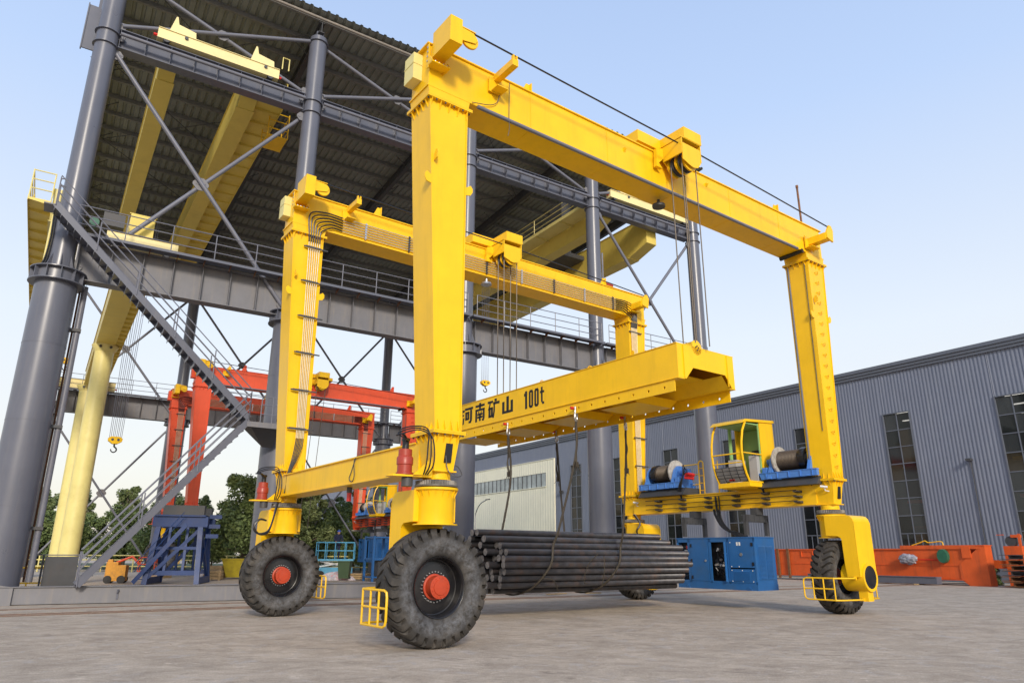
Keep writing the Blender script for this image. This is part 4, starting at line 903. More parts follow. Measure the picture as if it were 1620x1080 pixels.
for (a, c) in ((0,1),(2,3)):
    for k in range(4):
        v0_, v1_ = .5+k*7.0, .5+(k+1)*7.0; m = MB(); m.tube([(CU[a]+.3,v0_,roof_z(v0_)-.5),(CU[c]-.3,v1_,roof_z(v1_)-.5)], .022, 6); m.tube([(CU[c]-.3,v0_,roof_z(v0_)-.5),(CU[a]+.3,v1_,roof_z(v1_)-.5)], .022, 6); m.obj('roof_tie', DGREY, CT)
for u in CU:
    for k in range(1, 18, 2):
        v = k*1.55; m = MB(); 
        for s in (-1,1): m.tube([(u,v,roof_z(v)-.85),(u+s*.75,v,roof_z(v)-.28)], .025, 5)
        m.obj('knee_brace', DGREY, CT)
m = MB(); m.box((-.80,.3,20.2),(-.36,.36,22.2)); m.box((-.83,.26,20.15),(-.79,.40,22.25)); m.box((-.50,.3,22.2),(-.36,.4,22.8)); m.obj('end_plate', GREY, CT)
# downpipe beside the first column and horizontal tie under it
m = MB(); m.tube([(.86,.25,.6),(.86,.25,10.6)], .10, 12); m.obj('downpipe', GREYT, CT)
m = MB(); m.tube([(.72,.50,.6),(.72,.50,10.6)], .035, 10); m.obj('downpipe', RUST, CT)
for z in (8.9, 5.5, 2.2): m = MB(); m.box((.60,.1,z),(.98,.36,z+.10)); m.obj('pipe_clamp', DGREY, CT)

# long steel box beam lying on the ground in front of the canopy
b = MB(); b.box((-7,-.2,.02),(11.6,.2,.50)); b.box((-7,-.26,.501),(11.6,.26,.52)); 
gb = tag(b.obj('box_beam', GREYR), 'long blue grey steel box beam lying on the ground before the canopy columns', 'steel beam')
gb.location = SW(0, -.92); gb.rotation_euler = (0,0,SYAW-.13)
b = MB(); b.box((-1.9,-.28,.0),(.55,-.205,.49)); b.obj('splice_plate', GREYR, gb)
b = MB(); b.tube([(3.3,-.23,.30),(3.32,-.27,.40)], .03, 8); b.box((3.28,-.225,.12),(3.34,-.205,.42)); b.obj('lug', GREY, gb)
b = MB(); b.prism([(-.55,.521),(.45,.521),(-.05,.60),(-.35,1.1),(-.55,1.15)], 1, -.16, -.13); b.obj('corner_gusset', GREYR, gb)

# ---------------- staircase up the canopy
ST = thing('steel_staircase', 'grey steel staircase with handrails zigzagging up the left canopy columns', 'staircase', SO, SYAW)
def flight(a, b_, v, rail_gap, wdt=.75):
    ax, az = a; bx, bz = b_; d = Vector((bx-ax,0,bz-az)); Ln = d.length; d.normalize(); nrm = Vector((-d.z,0,d.x)); nrm = nrm if nrm.z > 0 else -nrm
    for vv in (v-wdt/2, v+wdt/2):
        m = MB(); m.bar((ax,vv,az),(bx,vv,bz), .02, .21, up=nrm); 
        m.obj('stringer', GREY, ST)
    n = int(abs(bz-az)/.21)
    tm = MB(); tm.box((-.14,-wdt/2+.011,-.05),(.14,wdt/2-.011,-.02)); tm.box((-.14,-wdt/2+.011,-.14),(-.13,wdt/2-.011,-.05)); me = tm.mesh('tread', GREY)
    for k in range(n): t_ = (k+.5)/n; link('tread', me, ST, (ax+(bx-ax)*t_, v, az+(bz-az)*t_))
    for vv in (v-wdt/2-.02, v+wdt/2+.02):
        for h in (.45, .75, 1.05): m = MB(); m.tube([(ax,vv,az+h),(bx,vv,bz+h)], .019, 6); m.obj('handrail', GREYT, ST)
        k = int(Ln/rail_gap)
        for j in range(k+1): t_ = j/k; x, z = ax+(bx-ax)*t_, az+(bz-az)*t_; m = MB(); m.tube([(x,vv,z-.05),(x,vv,z+1.0)], .022, 6); m.obj('handrail_post', GREYT, ST)
flight((-.42,12.68),(6.55,6.16), -1.35, 1.9); flight((2.1,.55),(6.55,6.05), -1.35, 2.2)
m = MB(); m.box((6.5,-1.75,5.98),(7.75,-.68,6.02)); m.box((6.5,-1.76,5.86),(7.75,-1.74,6.05)); m.box((7.74,-1.75,5.86),(7.76,-.7,6.05))
ld = m.obj('landing', GREYR, ST)
m = MB(); m.add([(6.6,-1.7,5.96),(7.7,-1.7,5.96),(7.7,-.68,5.96),(6.6,-.68,5.96),(7.35,-.75,5.3),(7.7,-.75,5.3)], [(0,1,2,3),(0,4,5,1),(0,3,4),(1,5,2),(3,2,5,4)]); m.obj('landing_bracket', DGREY, ld)
for z in (6.35,6.7,7.0): m = MB(); m.tube([(6.95,-1.74,z),(7.74,-1.74,z),(7.74,-.85,z)], .018, 6); m.obj('handrail', GREYT, ld)
for (x, y) in ((6.95,-1.74),(7.74,-1.74),(7.74,-.85),(7.35,-1.74)): m = MB(); m.tube([(x,y,6.0),(x,y,7.0)], .02, 6); m.obj('handrail_post', GREYT, ld)
m = MB(); m.box((-.75,-1.75,12.62),(-.42,-1.0,12.66)); tp = m.obj('landing', GREYR, ST)
for s in (0, .42): m = MB(); m.tube(spline([(-.42,-1.74,12.7),(-.42,-1.74,13.5-s*.6),(-.36,-1.74,13.62-s*.6),(-.22,-1.74,13.60-s*.6)],4), .02, 6); m.obj('handrail', GREYT, tp)

# ================================================================ overhead cranes on the canopy runways
def endtruck(T, u0, u1, v, z, m, tabs=(), bump=.75):
    b = MB(); b.prism([(u0,z+.10),(u1,z+.10),(u1,z+bump-.02),(u0,z+bump-.02)], 1, v-.20, v+.20)
    b.box((u0,v-.24,z+bump-.01),(u1,v+.24,z+bump+.012)); e = b.obj('end_truck', m, T)
    for x in tabs:
        t = MB(); t.prism([(x-.25,z+bump+.013),(x+.75,z+bump+.013),(x+.72,z+bump+.30),(x+.05,z+bump+.42),(x-.02,z+bump+.75),(x-.08,z+bump+.75)], 1, v-.22, v-.19); t.obj('girder_bracket', m, e)
        t = MB(); t.cyl((x+.4,v-.26,z+.45),(x+.4,v-.20,z+.45),.07,14); t.obj('axle_cap', DGREY, e)
    for x in (u0+.35, u1-.35):
        t = MB(); t.cyl((x,v-.19,z+.12),(x,v+.1,z+.12),.13,18); t.obj('travel_wheel', DGREY, e)
    for x, s in ((u0,-1),(u1,1)): t = MB(); t.cyl((x,v,z+.30),(x+s*.14,v,z+.30),.06,12); t.obj('buffer', REDL, e)
    return e
def boxgirder(T, u0, u1, z0, z1, v0, v1, m, taper=1.2):
    b = MB(); b.prism([(v0,z0+.45),(v0+taper,z0),(v1-taper,z0),(v1,z0+.45),(v1,z1),(v0,z1)], 0, u0, u1); g = b.obj('box_girder', m, T)
    f = MB(); f.box((u0-.05,v0,z1+.001),(u1+.05,v1,z1+.03)); f.box((u0-.04,v0+taper,z0-.025),(u1+.04,v1-taper,z0-.002)); f.obj('flange_plate', m, g); return g
def walkway(g, ua, ub, z, v0, v1, m, side, step=1.1, rail=True):
    b = MB(); b.box((ua,v0,z),(ub,v1,z+.02)); b.box((ub-.02 if side > 0 else ua,v0,z-.10),(ub if side > 0 else ua+.02,v1,z+.10)); w_ = b.obj('walkway_plate', m, g)
    n = int((v1-v0)/step); r = MB(); r.prism([(ua,-.14 if side > 0 else -.06),(ub,-.06 if side > 0 else -.14),(ub,-.001),(ua,-.001)], 1, -.012, .012); me = r.mesh('walkway_rib', m)
    for k in range(n+1): link('walkway_rib', me, w_, (0, v0+(v1-v0)*k/n, z))
    if rail:
        x = ub-.03 if side > 0 else ua+.03
        for h in (.35,.70,1.05): t = MB(); t.tube([(x,v0,z+h),(x,v1,z+h)], .02, 6); t.obj('handrail', m, w_)
        for k in range(0, n+1, 2): t = MB(); t.tube([(x,v0+(v1-v0)*k/n,z),(x,v0+(v1-v0)*k/n,z+1.05)], .022, 6); t.obj('handrail_post', m, w_)
    return w_
def hook_block(label, u, v, z, ztop, sc_=1., group='crane hooks hanging under the canopy', spread=.55):
    t = thing('hook_block', label, 'crane hook', SW(u, v, z), SYAW, group)
    b = MB(); b.prism([(-.42*sc_,.10*sc_),(-.40*sc_,-.06*sc_),(-.14*sc_,-.24*sc_),(.14*sc_,-.24*sc_),(.40*sc_,-.06*sc_),(.42*sc_,.10*sc_),(.26*sc_,.22*sc_),(-.26*sc_,.22*sc_)], 1, -.14, .14); bl = b.obj('block', YEL, t)
    for dx in (-.17,.17):
        e = MB(); e.cyl((dx*sc_,-.16,.02),(dx*sc_,-.141,.02),.08*sc_,14); e.obj('pulley_cap', DGREY, bl)
    e = MB(); e.tube(spline([(0,0,-.24*sc_),(0,0,-.40*sc_),(.13*sc_,0,-.52*sc_),(.14*sc_,0,-.68*sc_),(0,0,-.78*sc_),(-.14*sc_,0,-.70*sc_),(-.17*sc_,0,-.58*sc_)],5), .055*sc_, 8, r2=.03*sc_); e.obj('hook', BLACKM, t)
    for k in range(8):
        dx = (-.35+.1*k)*sc_; e = MB(); e.tube([(dx,.1*(k%2),.15*sc_),(dx*(1+spread),.3*(k%2),ztop-z)], .012, 4); e.obj('wire_rope', GREYT, t)
    return t
# upper crane over the first bay
OA = thing('overhead_crane', 'pale yellow double girder overhead crane on the upper runway, in the left bay', 'overhead crane', SO, SYAW, 'overhead cranes under the canopy')
endtruck(OA, 1.65, 6.5, -.02, 21.36, CREAMP, (2.3, 5.5), .56); endtruck(OA, 1.65, 6.5, DV+.02, 21.36, CREAMP, (2.3, 5.5), .56)
boxgirder(OA, 1.95, 2.6, 20.75, 22.1, .42, DV-.42, OLIVE); g2 = boxgirder(OA, 5.25, 5.95, 20.65, 22.1, .42, DV-.42, OLIVE)
walkway(g2, 5.99, 7.1, 20.95, .5, DV-.6, OLIVE, 1)
b = MB(); b.box((6.75,2.0,20.0),(7.65,3.3,20.04)); bk = b.obj('maintenance_cage', YEL2, g2)
for z in (20.4,20.8,21.2):
    m = MB(); m.tube([(6.75,2.0,z),(7.65,2.0,z),(7.65,3.3,z),(6.75,3.3,z)], .025, 6); m.obj('cage_rail', YEL2, bk)
for x, y in ((6.75,2.0),(7.65,2.0),(7.65,3.3),(6.75,3.3)): m = MB(); m.tube([(x,y,20.0),(x,y,21.3)], .025, 6); m.obj('cage_post', YEL2, bk)
m = MB(); m.tube([(6.62,-.1,22.1),(6.62,-.1,22.7),(6.9,-.1,22.7),(6.9,-.1,22.1)], .03, 6); m.obj('guard_hoop', CREAM, OA)
# upper crane over the last bay
OB = thing('overhead_crane', 'yellow double girder overhead crane with side walkway on the upper runway, in the right bay', 'overhead crane', SO, SYAW, 'overhead cranes under the canopy')
endtruck(OB, 25.6, 32.0, -.02, 21.36, CREAMP, (26.6, 30.4), .56); endtruck(OB, 25.6, 32.0, DV+.02, 21.36, CREAMP, (26.6, 30.4), .56)
ga = boxgirder(OB, 25.5, 26.2, 19.95, 21.5, .5, DV-.5, OLIVE); walkway(ga, 24.3, 25.46, 20.95, .6, 16.0, CREAM, -1, 2.4)
gb2 = boxgirder(OB, 29.0, 29.8, 19.25, 21.35, .5, DV-.5, OLIVE, 1.6)
b = MB(); b.box((26.3,6.4,20.6),(28.9,8.8,20.9)); b.box((26.6,6.8,20.9),(27.6,8.4,21.6)); tr = b.obj('hoist_trolley', DGREY, OB)
b = MB(); b.cyl((27.8,6.9,21.2),(27.8,8.3,21.2),.4,18); b.obj('rope_drum', DGREY, tr)
b = MB(); b.box((24.6,3.2,21.3),(25.3,4.4,22.4)); b.obj('control_cabinet', DGREY, OB)
m = MB()
for k in range(9): m.box((24.32,1.2+.0*k,20.4+.22*k),(24.34,1.6,20.42+.22*k)) if False else None
for k in range(7): 
    m = MB(); m.tube([(25.46,1.0,20.0+.25*k),(25.46,1.5,20.0+.25*k)], .02, 6); m.obj('ladder_rung', YEL2, ga)
# lower crane with its cream legs
OC = thing('overhead_crane', 'pale yellow crane on the lower runway with two thick cream legs, beside the leftmost column', 'overhead crane', SO, SYAW, 'overhead cranes under the canopy')
endtruck(OC, 1.2, 3.6, .12, 12.24, CREAMP, (), .58); endtruck(OC, -.9, 3.8, DV-.1, 12.26, CREAMP, (), .72)
gc = boxgirder(OC, 1.88, 2.72, 12.4, 13.9, .45, DV+1.2, OLIVE); walkway(gc, 2.76, 3.12, 12.45, .6, DV, OLIVE, 1, .8, False)
gd = boxgirder(OC, -.62, -.40, 12.9, 14.0, .1, DV, CREAM, .3); walkway(gd, -1.35, -.66, 13.42, -.05, DV-2, OLIVE, -1, 1.0)
for z in (13.8,14.15,14.5): m = MB(); m.tube([(-1.32,-.05,z),(-.66,-.05,z)], .022, 6); m.obj('handrail', CREAM, gd)
for x in (-1.32,-.66): m = MB(); m.tube([(x,-.05,13.4),(x,-.05,14.52)], .024, 6); m.obj('handrail_post', CREAM, gd)
m = MB(); m.tube([(-.50,.1,13.3),(-.50,.1,10.9)], .05, 8); m.obj('drop_pipe', CREAM, gd)
for k in range(3): m = MB(); m.tube(spline([(-.48+.06*k,-.1,12.9),(-.44+.07*k,-.15,12.0),(-.50+.07*k,-.1,11.2),(-.66+.05*k,0,10.95)],5), .035, 6); m.obj('cable_loop', BLACK, gd)
for (u, v) in ((2.32,15.5),(2.12,27.3)):
    m = MB(M=Matrix.Translation((u,v,0))); m.lathe([(0,0),(.62,0),(.62,.04),(.47,.05),(.47,12.15),(.0,12.15)], 30); lg = m.obj('support_leg', CREAM, OC)
    m = MB(M=Matrix.Translation((u,v,0))); m.lathe([(.47,12.0),(.66,12.34),(.66,12.38),(0,12.38)], 30); m.obj('leg_head', CREAM, lg)
    for dx in (-.25,.25): m = MB(); m.cyl((u+dx,v-.62,12.22),(u+dx,v-.5,12.22),.07,12); m.obj('bolt_hole', DGREY, lg)
b = MB(); b.box((1.0,-.1,13.0),(1.7,.3,13.5)); b.obj('motor', DGREY, OC)
m = MB(); m.cyl((.75,-.05,13.05),(.75,.3,13.05),.16,14); m.obj('motor_cover', DKGREEN, OC)
hook_block('yellow double hook block hanging low beneath the leftmost bay of the canopy', 3.45, 14, 7.1, 20.5, .8)
hook_block('small yellow hook block seen between the large crane legs, above its lifting beam', 24.6, 12, 12.6, 20.3, .8, spread=.1)
hook_block('tiny hook seen just right of the leftmost canopy column', .6, 24, 13.2, 20.5, .8, spread=.1)

# ================================================================ orange red portal crane behind, standing on a navy trestle
rc = build_crane('gantry_crane', 'orange red portal crane with yellow trolleys, standing behind under the canopy', (-18.0, 40.5, .45), .598, RED, YEL, 'rubber tyred portal cranes', [(0,WD)], detail=False)
TR = thing('steel_trestle', 'navy blue steel trestle frame with cross braces holding the orange red crane leg', 'trestle', (-17.35, 38.6, 0), .25)
b = MB()
TR.scale = (.86, 1, 1)
W2, D2, H2 = 1.40, 1.5, 3.25
for sx in (-1,1):
    for sy in (-1,1):
        m = MB(); m.bar((sx*W2*(1.0),sy*D2*1.15,0),(sx*W2*.82,sy*D2*.8,H2-.3), .28, .28); m.obj('post', NAVY, TR)
    m = MB(); m.bar((sx*W2,-D2*1.2,.18),(sx*W2,D2*1.2,.18), .22, .30); m.obj('base_beam', NAVY, TR)
    m = MB(); m.bar((sx*W2*1.0,-D2*1.1,.3),(sx*W2*.85,D2*.8,H2-.5), .16, .16); m.obj('diagonal', NAVY, TR)
    m = MB(); m.bar((sx*W2*.95,D2*1.1,.3),(sx*W2*.85,-D2*.8,H2-.5), .16, .16); m.obj('diagonal', NAVY, TR)
for sy in (-1,1):
    m = MB(); m.bar((-W2,sy*D2,.55),(W2,sy*D2,.55), .22, .22); m.obj('tie', NAVY, TR)
    m = MB(); m.bar((-W2*.92,sy*D2*.95,1.75),(W2*.92,sy*D2*.95,1.75), .14, .14); m.obj('tie', NAVY, TR)
    for x_ in (-.5,.5): m = MB(); m.bar((x_,sy*D2*1.0,.6),(x_*.95,sy*D2*.85,H2-.45), .14, .14); m.obj('post', NAVY, TR)
    m = MB(); m.bar((-W2*.95,sy*D2*1.1,.3),(W2*.85,sy*D2*.82,H2-.5), .18, .18); m.obj('diagonal', NAVY, TR)
    m = MB(); m.box((-W2-.1,sy*D2*.8-.18,H2-.45),(W2+.15,sy*D2*.8+.18,H2+.05)); m.obj('head_beam', NAVY, TR)
m = MB(); m.box((-W2,-D2,H2+.06),(W2,D2,H2+.14)); m.obj('top_plate', NAVY, TR)
for y_ in (-D2, D2-.5): m = MB(); m.box((-1.0,y_,H2+.145),(1.3,y_+.5,H2+.62)); m.obj('packing_beam', DGREY, TR)
for k in range(3): m = MB(); m.box((1.5,-D2*.8-.1+.3*k,H2-.5+.5*(k-1)),(2.2,-D2*.8+.05+.3*k,H2-.3+.5*(k-1))); m.obj('side_arm', NAVY, TR)
for k in range(7): m = MB(); m.box((-1.85+.31*k,-D2*1.29,.25+.36*k),(-1.55+.31*k,-D2*1.3+.6,.28+.36*k)); m.obj('step', NAVY, TR)
m = MB(); m.bar((-1.95,-D2*1.3,.1),(.5,-D2*1.3,2.9), .05, .22); m.obj('stair_stringer', NAVY, TR)
for k in range(2): m = MB(); m.tube([(-1.95,-D2*1.32,.6+.42*k),(.3,-D2*1.32,3.2+.3*k)], .022, 6); m.obj('handrail', NAVY, TR)
m = MB(); m.box((-.6,-.6,0),(.6,.6,.44)); 
o = m.obj('timber_block', WOOD); tag(o, 'timber block under the tyre of the orange red crane', 'timber'); o.location = Vector((-18.0,40.5,0))+Vector((-sin(.598),cos(.598),0))*WD

# ================================================================ factory hall with corrugated walls
WU = 50.0
HL = thing('factory_hall', 'long blue grey corrugated factory hall with tall narrow windows', 'factory', SO, SYAW)
VW = [(-1.75+7.25*k) for k in range(-7, 6)]; WZ0, WZ1, HT = 1.95, 11.12, 14.05
VEND0, VEND1 = -60., 128.
far = [95.0+7.5*k for k in range(5)]
def corr(name, va, vb, za, zb_, m, pitch=.24, dep=.035, u=WU, parent=HL):
    vs = []; v = math.floor(va/pitch)*pitch
    pts = [(va,0)]
    while v < vb:
        for (dx, du) in ((0,0),(.06,-dep),(.13,-dep),(.19,0)):
            if va < v+dx < vb: pts.append((v+dx,du))
        v += pitch
    pts.append((vb,0)); vs = []
    for (y, du) in pts: vs += [(u+du,y,za),(u+du,y,zb_)]
    b = MB(); b.add(vs, [(2*i,2*i+2,2*i+3,2*i+1) for i in range(len(pts)-1)]); return b.obj(name, m, parent)
HWID = .92
allw = sorted([(v, WZ0, WZ1) for v in VW] + [(v, 3.0, 10.4) for v in far])
prev = VEND0
for (v, a, c) in allw:
    corr('cladding_panel', prev, v-HWID, .9, HT, CLAD); corr('cladding_panel', v-HWID, v+HWID, c, HT, CLAD); corr('cladding_panel', v-HWID, v+HWID, .9, a, CLAD); prev = v+HWID
corr('cladding_panel', prev, VEND1, .9, HT, CLAD)
m = MB(); m.box((WU-.02,VEND0,0),(WU+.3,VEND1,.9)); m.obj('plinth', CLADT, HL)
for k, (dz, du) in enumerate(((0,.16),(.22,.24),(.44,.32))): m = MB(); m.box((WU-du,VEND0,HT+dz-.02*k),(WU+.2,VEND1,HT+dz+.20)); m.obj('cornice', CLADT, HL)
m = MB(); m.prism([(WU+.1,HT),(WU+30,HT+2.2),(WU+60,HT),(WU+60,0),(WU+59.8,0),(WU+59.8,HT-.2),(WU+30,HT+2.0),(WU+.12,HT-.2)], 1, VEND0, VEND1); m.obj('roof', CLADT, HL)
m = MB(); m.box((WU+.1,VEND1-.1,0),(WU+59.7,VEND1,HT+.1)); m.box((WU+.1,VEND0,0),(WU+59.7,VEND0+.1,HT+.1)); m.obj('end_wall', CLAD, HL)
INT = mat('unlit_interior_dark', (.05,.05,.048), .8, var=.5, vscale=.3)
m = MB(); m.box((WU+6,VEND0,0),(WU+6.1,VEND1,HT)); m.obj('dark_backdrop', INT, HL)  # added dark sheet, stands in for the unlit depth behind the windows
STRIP = bpy.data.materials.new('strip_light'); STRIP.use_nodes = True; _b = STRIP.node_tree.nodes['Principled BSDF']; _b.inputs['Emission Color'].default_value = (1,.97,.9,1); _b.inputs['Emission Strength'].default_value = 1.0
GL = bpy.data.materials.new('tinted_window_glass'); GL.use_nodes = True; _n = GL.node_tree; _b = _n.nodes['Principled BSDF']; _b.inputs['Base Color'].default_value = (.03,.035,.035,1); _b.inputs['Roughness'].default_value = .05; _b.inputs['Alpha'].default_value = .62
GLV = [GL, GL]
for nm_, c_, a_ in (('brownish_window_glass',(.05,.042,.03),.75), ('pale_reflection_glass',(.055,.062,.065),.7), ('dark_reflecting_glass',(.012,.014,.018),.9)):  # the pale variant has a reflection put into its colour
    g_ = bpy.data.materials.new(nm_); g_.use_nodes = True; b_ = g_.node_tree.nodes['Principled BSDF']; b_.inputs['Base Color'].default_value = (*c_,1); b_.inputs['Roughness'].default_value = .07; b_.inputs['Alpha'].default_value = a_; GLV.append(g_)
for v, a, c in allw:
    near = -20 < v < 40
    f = MB(); hw = HWID
    for y in (v-hw-.05, v+hw-.02): f.box((WU-.10,y,a-.05),(WU+.06,y+.07,c+.07))
    f.box((WU-.10,v-hw+.02,c),(WU+.06,v+hw-.02,c+.07)); f.box((WU-.10,v-hw+.02,a-.06),(WU+.06,v+hw-.02,a)); f.box((WU-.04,v-.03,a),(WU+.04,v+.03,c))
    fo = f.obj('window_frame', CLADT, HL)
    nr = 8
    zs_ = [a+1.05+(c-a-1.05)*k/(nr-1) for k in range(nr)]; zs_ = [a]+zs_
    for z in zs_[1:-1]: g = MB(); g.box((WU-.035,v-hw+.03,z-.03),(WU+.035,v-.031,z+.03)); g.box((WU-.035,v+.031,z-.03),(WU+.035,v+hw-.03,z+.03)); g.obj('mullion', CLADT, fo)
    if near:
        for y in (v-hw/2, v+hw/2): g = MB(); g.box((WU-.03,y-.025,a+.001),(WU+.03,y+.025,a+1.0)); g.obj('mullion', CLADT, fo)
    for i in range(len(zs_)-1):
        for (ya, yb) in ((v-hw+.02,v-.03),(v+.03,v+hw-.02)):
            g = MB(); g.add([(WU+random.uniform(-.004,.004),ya,zs_[i]+.03),(WU+random.uniform(-.004,.004),yb,zs_[i]+.03),(WU+random.uniform(-.004,.004),yb,zs_[i+1]-.03),(WU+random.uniform(-.004,.004),ya,zs_[i+1]-.03)], [(0,1,2,3)]); g.obj('pane', random.choice(GLV), fo)
    if near:
        for k in range(3): g = MB(); zz = c-.8-.45*k; g.box((WU+2.0+k,v-.9,zz+1.2),(WU+2.2+k,v+1.2,zz+1.25)); g.obj('strip_lamp', STRIP, HL)
        for k, mm_ in ((0,YEL2),(1,RUST),(2,ORG),(3,YEL2)): g = MB(); zz = [2.4,3.4,5.2,7.6][k]; g.box((WU+3.5,v-2.2+.3*k,zz),(WU+3.9,v+2.0,zz+.22)); g.obj('interior_beam', mm_, HL)
# cream part of the facade
corr('cream_cladding', 38.5, 62., 3.8, 9.2, CREAMW, .5, .02, WU-.14); corr('cream_cladding', 38.5, 62., 10.78, 12.25, CREAMW, .5, .02, WU-.14); corr('cream_cladding', 38.5, 40.1, 9.2, 10.78, CREAMW, .5, .02, WU-.14); corr('cream_cladding', 38.5, 40.2, .2, 3.8, CREAMW, .5, .02, WU-.14)
m = MB(); m.box((WU-.15,38.42,.1),(WU-.02,38.5,12.3)); m.box((WU-.20,38.42,12.25),(WU-.02,62,12.32)); m.box((WU-.22,40.1,9.12),(WU-.10,62,9.2)); m.obj('cream_trim', CREAMW, HL)
m = MB(); m.box((WU-.08,40.1,9.2),(WU-.06,62,10.78)); bw = m.obj('window_band', GLASSL, HL)
for k in range(22): m = MB(); m.box((WU-.14,40.1+1.0*k-.03,9.2),(WU-.085,40.1+1.0*k+.03,10.78)); m.obj('mullion', DGREY, bw)
m = MB(); m.box((WU-.08,40.2,.2),(WU-.06,62,3.75)); m.obj('shutter_door', CLADT, HL)
m = MB(); m.box((WU-.45,-6.2,7.35),(WU-.1,-5.9,7.50)); wl = m.obj('wall_lamp', DGREY, HL)
m = MB(); m.tube([(WU-.08,-6.05,7.35),(WU-.08,-6.05,2.0)], .03, 6); m.obj('lamp_cable', DGREY, wl)
m = MB(); m.box((WU-.40,36.9,8.2),(WU-.06,37.2,8.5)); m.obj('wall_lamp', DGREY, HL)

# ---------------- orange girders lying in front of the hall
OG = thing('bridge_girder', 'long orange crane girder lying before the hall, with a green gearbox and wrapped motor', 'crane girder', SW(44,-8.4), SYAW, 'orange crane girders by the hall')
b = MB(); b.box((0,1.2,.32),(1.0,14.2,1.93)); b.box((-.08,0,1.93),(1.08,4.4,2.14)); b.box((-.08,4.4,1.90),(1.08,14.2,1.97)); b.box((0,.6,.75),(1.0,1.2,2.13)); b.box((-.10,1.0,.27),(1.10,14.2,.31)); b.box((-.03,1.2,1.02),(0,14.2,1.05))
b.prism([(.0,.0),(.85,.0),(1.25,.32),(1.25,1.1),(.0,2.1)], 0, -.05, -.01); g = b.obj('box_girder', ORG, OG)
b = MB(); b.box((-.06,-.20,.0),(.7,.15,2.10)); b.box((-.10,.55,1.45),(-.02,1.0,2.05)); b.box((-.1,-.22,2.1),(.8,.2,2.14)); b.obj('end_carriage', ORG, OG)
for (ya, yb) in ((8.2,9.3),(9.5,9.9),(6.1,6.6),(10.3,11.2)):
    b = MB(); 
    for z in (1.45,1.82): b.box((-.06,ya,z),(0,yb,z+.05))
    for y in (ya, yb-.05): b.box((-.06,y,1.50),(0,y+.05,1.82))
    b.obj('rib_frame', ORG, g)
for y in (13.7, 12.9, 12.1): b = MB(); b.box((-.14,y,.1),(-.04,y+.16,2.0)); b.obj('prop', RUST, OG)
b = MB(); b.lathe([(0,0),(.28,0),(.30,.1),(.30,.25),(.22,.32),(0,.32)], 16, M=Matrix.Translation((-.35,1.95,1.55)) @ Matrix.Rotation(pi/2,4,'Y') @ Matrix.Scale(1.3,4,(1,0,0))); b.obj('gearbox', DKGREEN, OG)
b = MB(); b.cyl((-.2,2.2,1.35),(-.2,3.6,1.35),.03,8); b.obj('drive_shaft', REDL, OG)
bmx = bmesh.new(); bmesh.ops.create_icosphere(bmx, subdivisions=3, radius=.33)
rr = random.Random(2)
for v_ in bmx.verts: v_.co = Vector((v_.co.x*.7, v_.co.y*1.6, v_.co.z*.9))*(1+rr.uniform(-.16,.16))
me = bpy.data.meshes.new('wrapped_motor'); bmx.to_mesh(me); bmx.free(); me.materials.append(PLAST); link('wrapped_motor', me, OG, (-.3,3.9,1.38))
b = MB(); b.tube(spline([(.5,2.2,2.15),(.5,2.3,2.35),(.5,3.0,2.3),(.5,3.2,2.4),(.5,3.5,2.3),(.5,4.0,2.15)],5), .03, 6); b.obj('hose_coil', YEL2, OG)
O2 = thing('end_carriage', 'upright orange end carriage with a black wheel, right of the orange girder', 'crane carriage', SW(46,-9.4), SYAW)
b = MB(); b.box((0,-.15,.0),(.5,.75,2.1)); b.box((0,-.18,2.1),(.06,-.05,2.75)); b.box((0,-.05,2.55),(.5,.30,2.7)); b.prism([(-.2,.75),(2.6,1.0),(2.6,1.7),(.7,1.9)], 0, .1, .4) if False else b.box((.1,.75,.9),(.45,3.0,1.35)); b.obj('frame', ORG, O2)
b = MB(); b.cyl((.05,.35,2.35),(.35,.35,2.35),.28,20); b.obj('wheel', DGREY, O2)
b = MB(); b.box((.0,.65,2.68),(.1,1.0,2.72)); b.obj('bracket', ORG, O2)
SS = thing('scrap_rack', 'dark rusty stack of steel sections at the right edge before the hall', 'steel stack', SW(43.6,-10.4), SYAW)
rr = random.Random(9)
for k in range(6):
    for j in range(2):
        b = MB(); z = .05+.27*k; y = -.9+.95*j+rr.uniform(-.08,.08); b.box((-.4,y,z),(1.2,y+.80,z+.03)); b.box((-.4,y,z+.20),(1.2,y+.80,z+.23)); b.box((-.3,y+.35,z+.03),(1.2,y+.42,z+.20)); b.obj('rusty_section', RUST if (k+j)%3 else DGREY, SS)
HB = thing('steel_section', 'flat blue grey steel section lying on the ground beside the orange girder', 'steel section', SW(42.6,-6.5), SYAW)
b = MB(); b.box((0,0,.1),(.5,8.0,.42)); b.box((-.05,0,.42),(.55,8.0,.45)); b.box((-.05,0,.07),(.55,8.0,.10)); b.obj('section', GREY, HB)
for y in (1.0,6.5): b = MB(); b.box((-.2,y,0),(.8,y+.2,.068)); b.obj('timber', WOOD, HB)

# ---------------- rails set in the concrete
for k, v in enumerate((-3.15, -5.05, -5.55)):
    b = MB(); b.box((-14,v-.045,-.02),(60,v+.045,.012)); o = b.obj('ground_rail', RUST); o.location = SO; o.rotation_euler = (0,0,SYAW); struct(o)
    b = MB(); b.box((-14,v-.16,-.02),(60,v-.05,.006)); b.box((-14,v+.05,-.02),(60,v+.16,.006)); o = b.obj('rail_groove', mat('rail_grout',(.20,.15,.11),.9,var=.4,vscale=4)); o.location = SO; o.rotation_euler = (0,0,SYAW); struct(o)
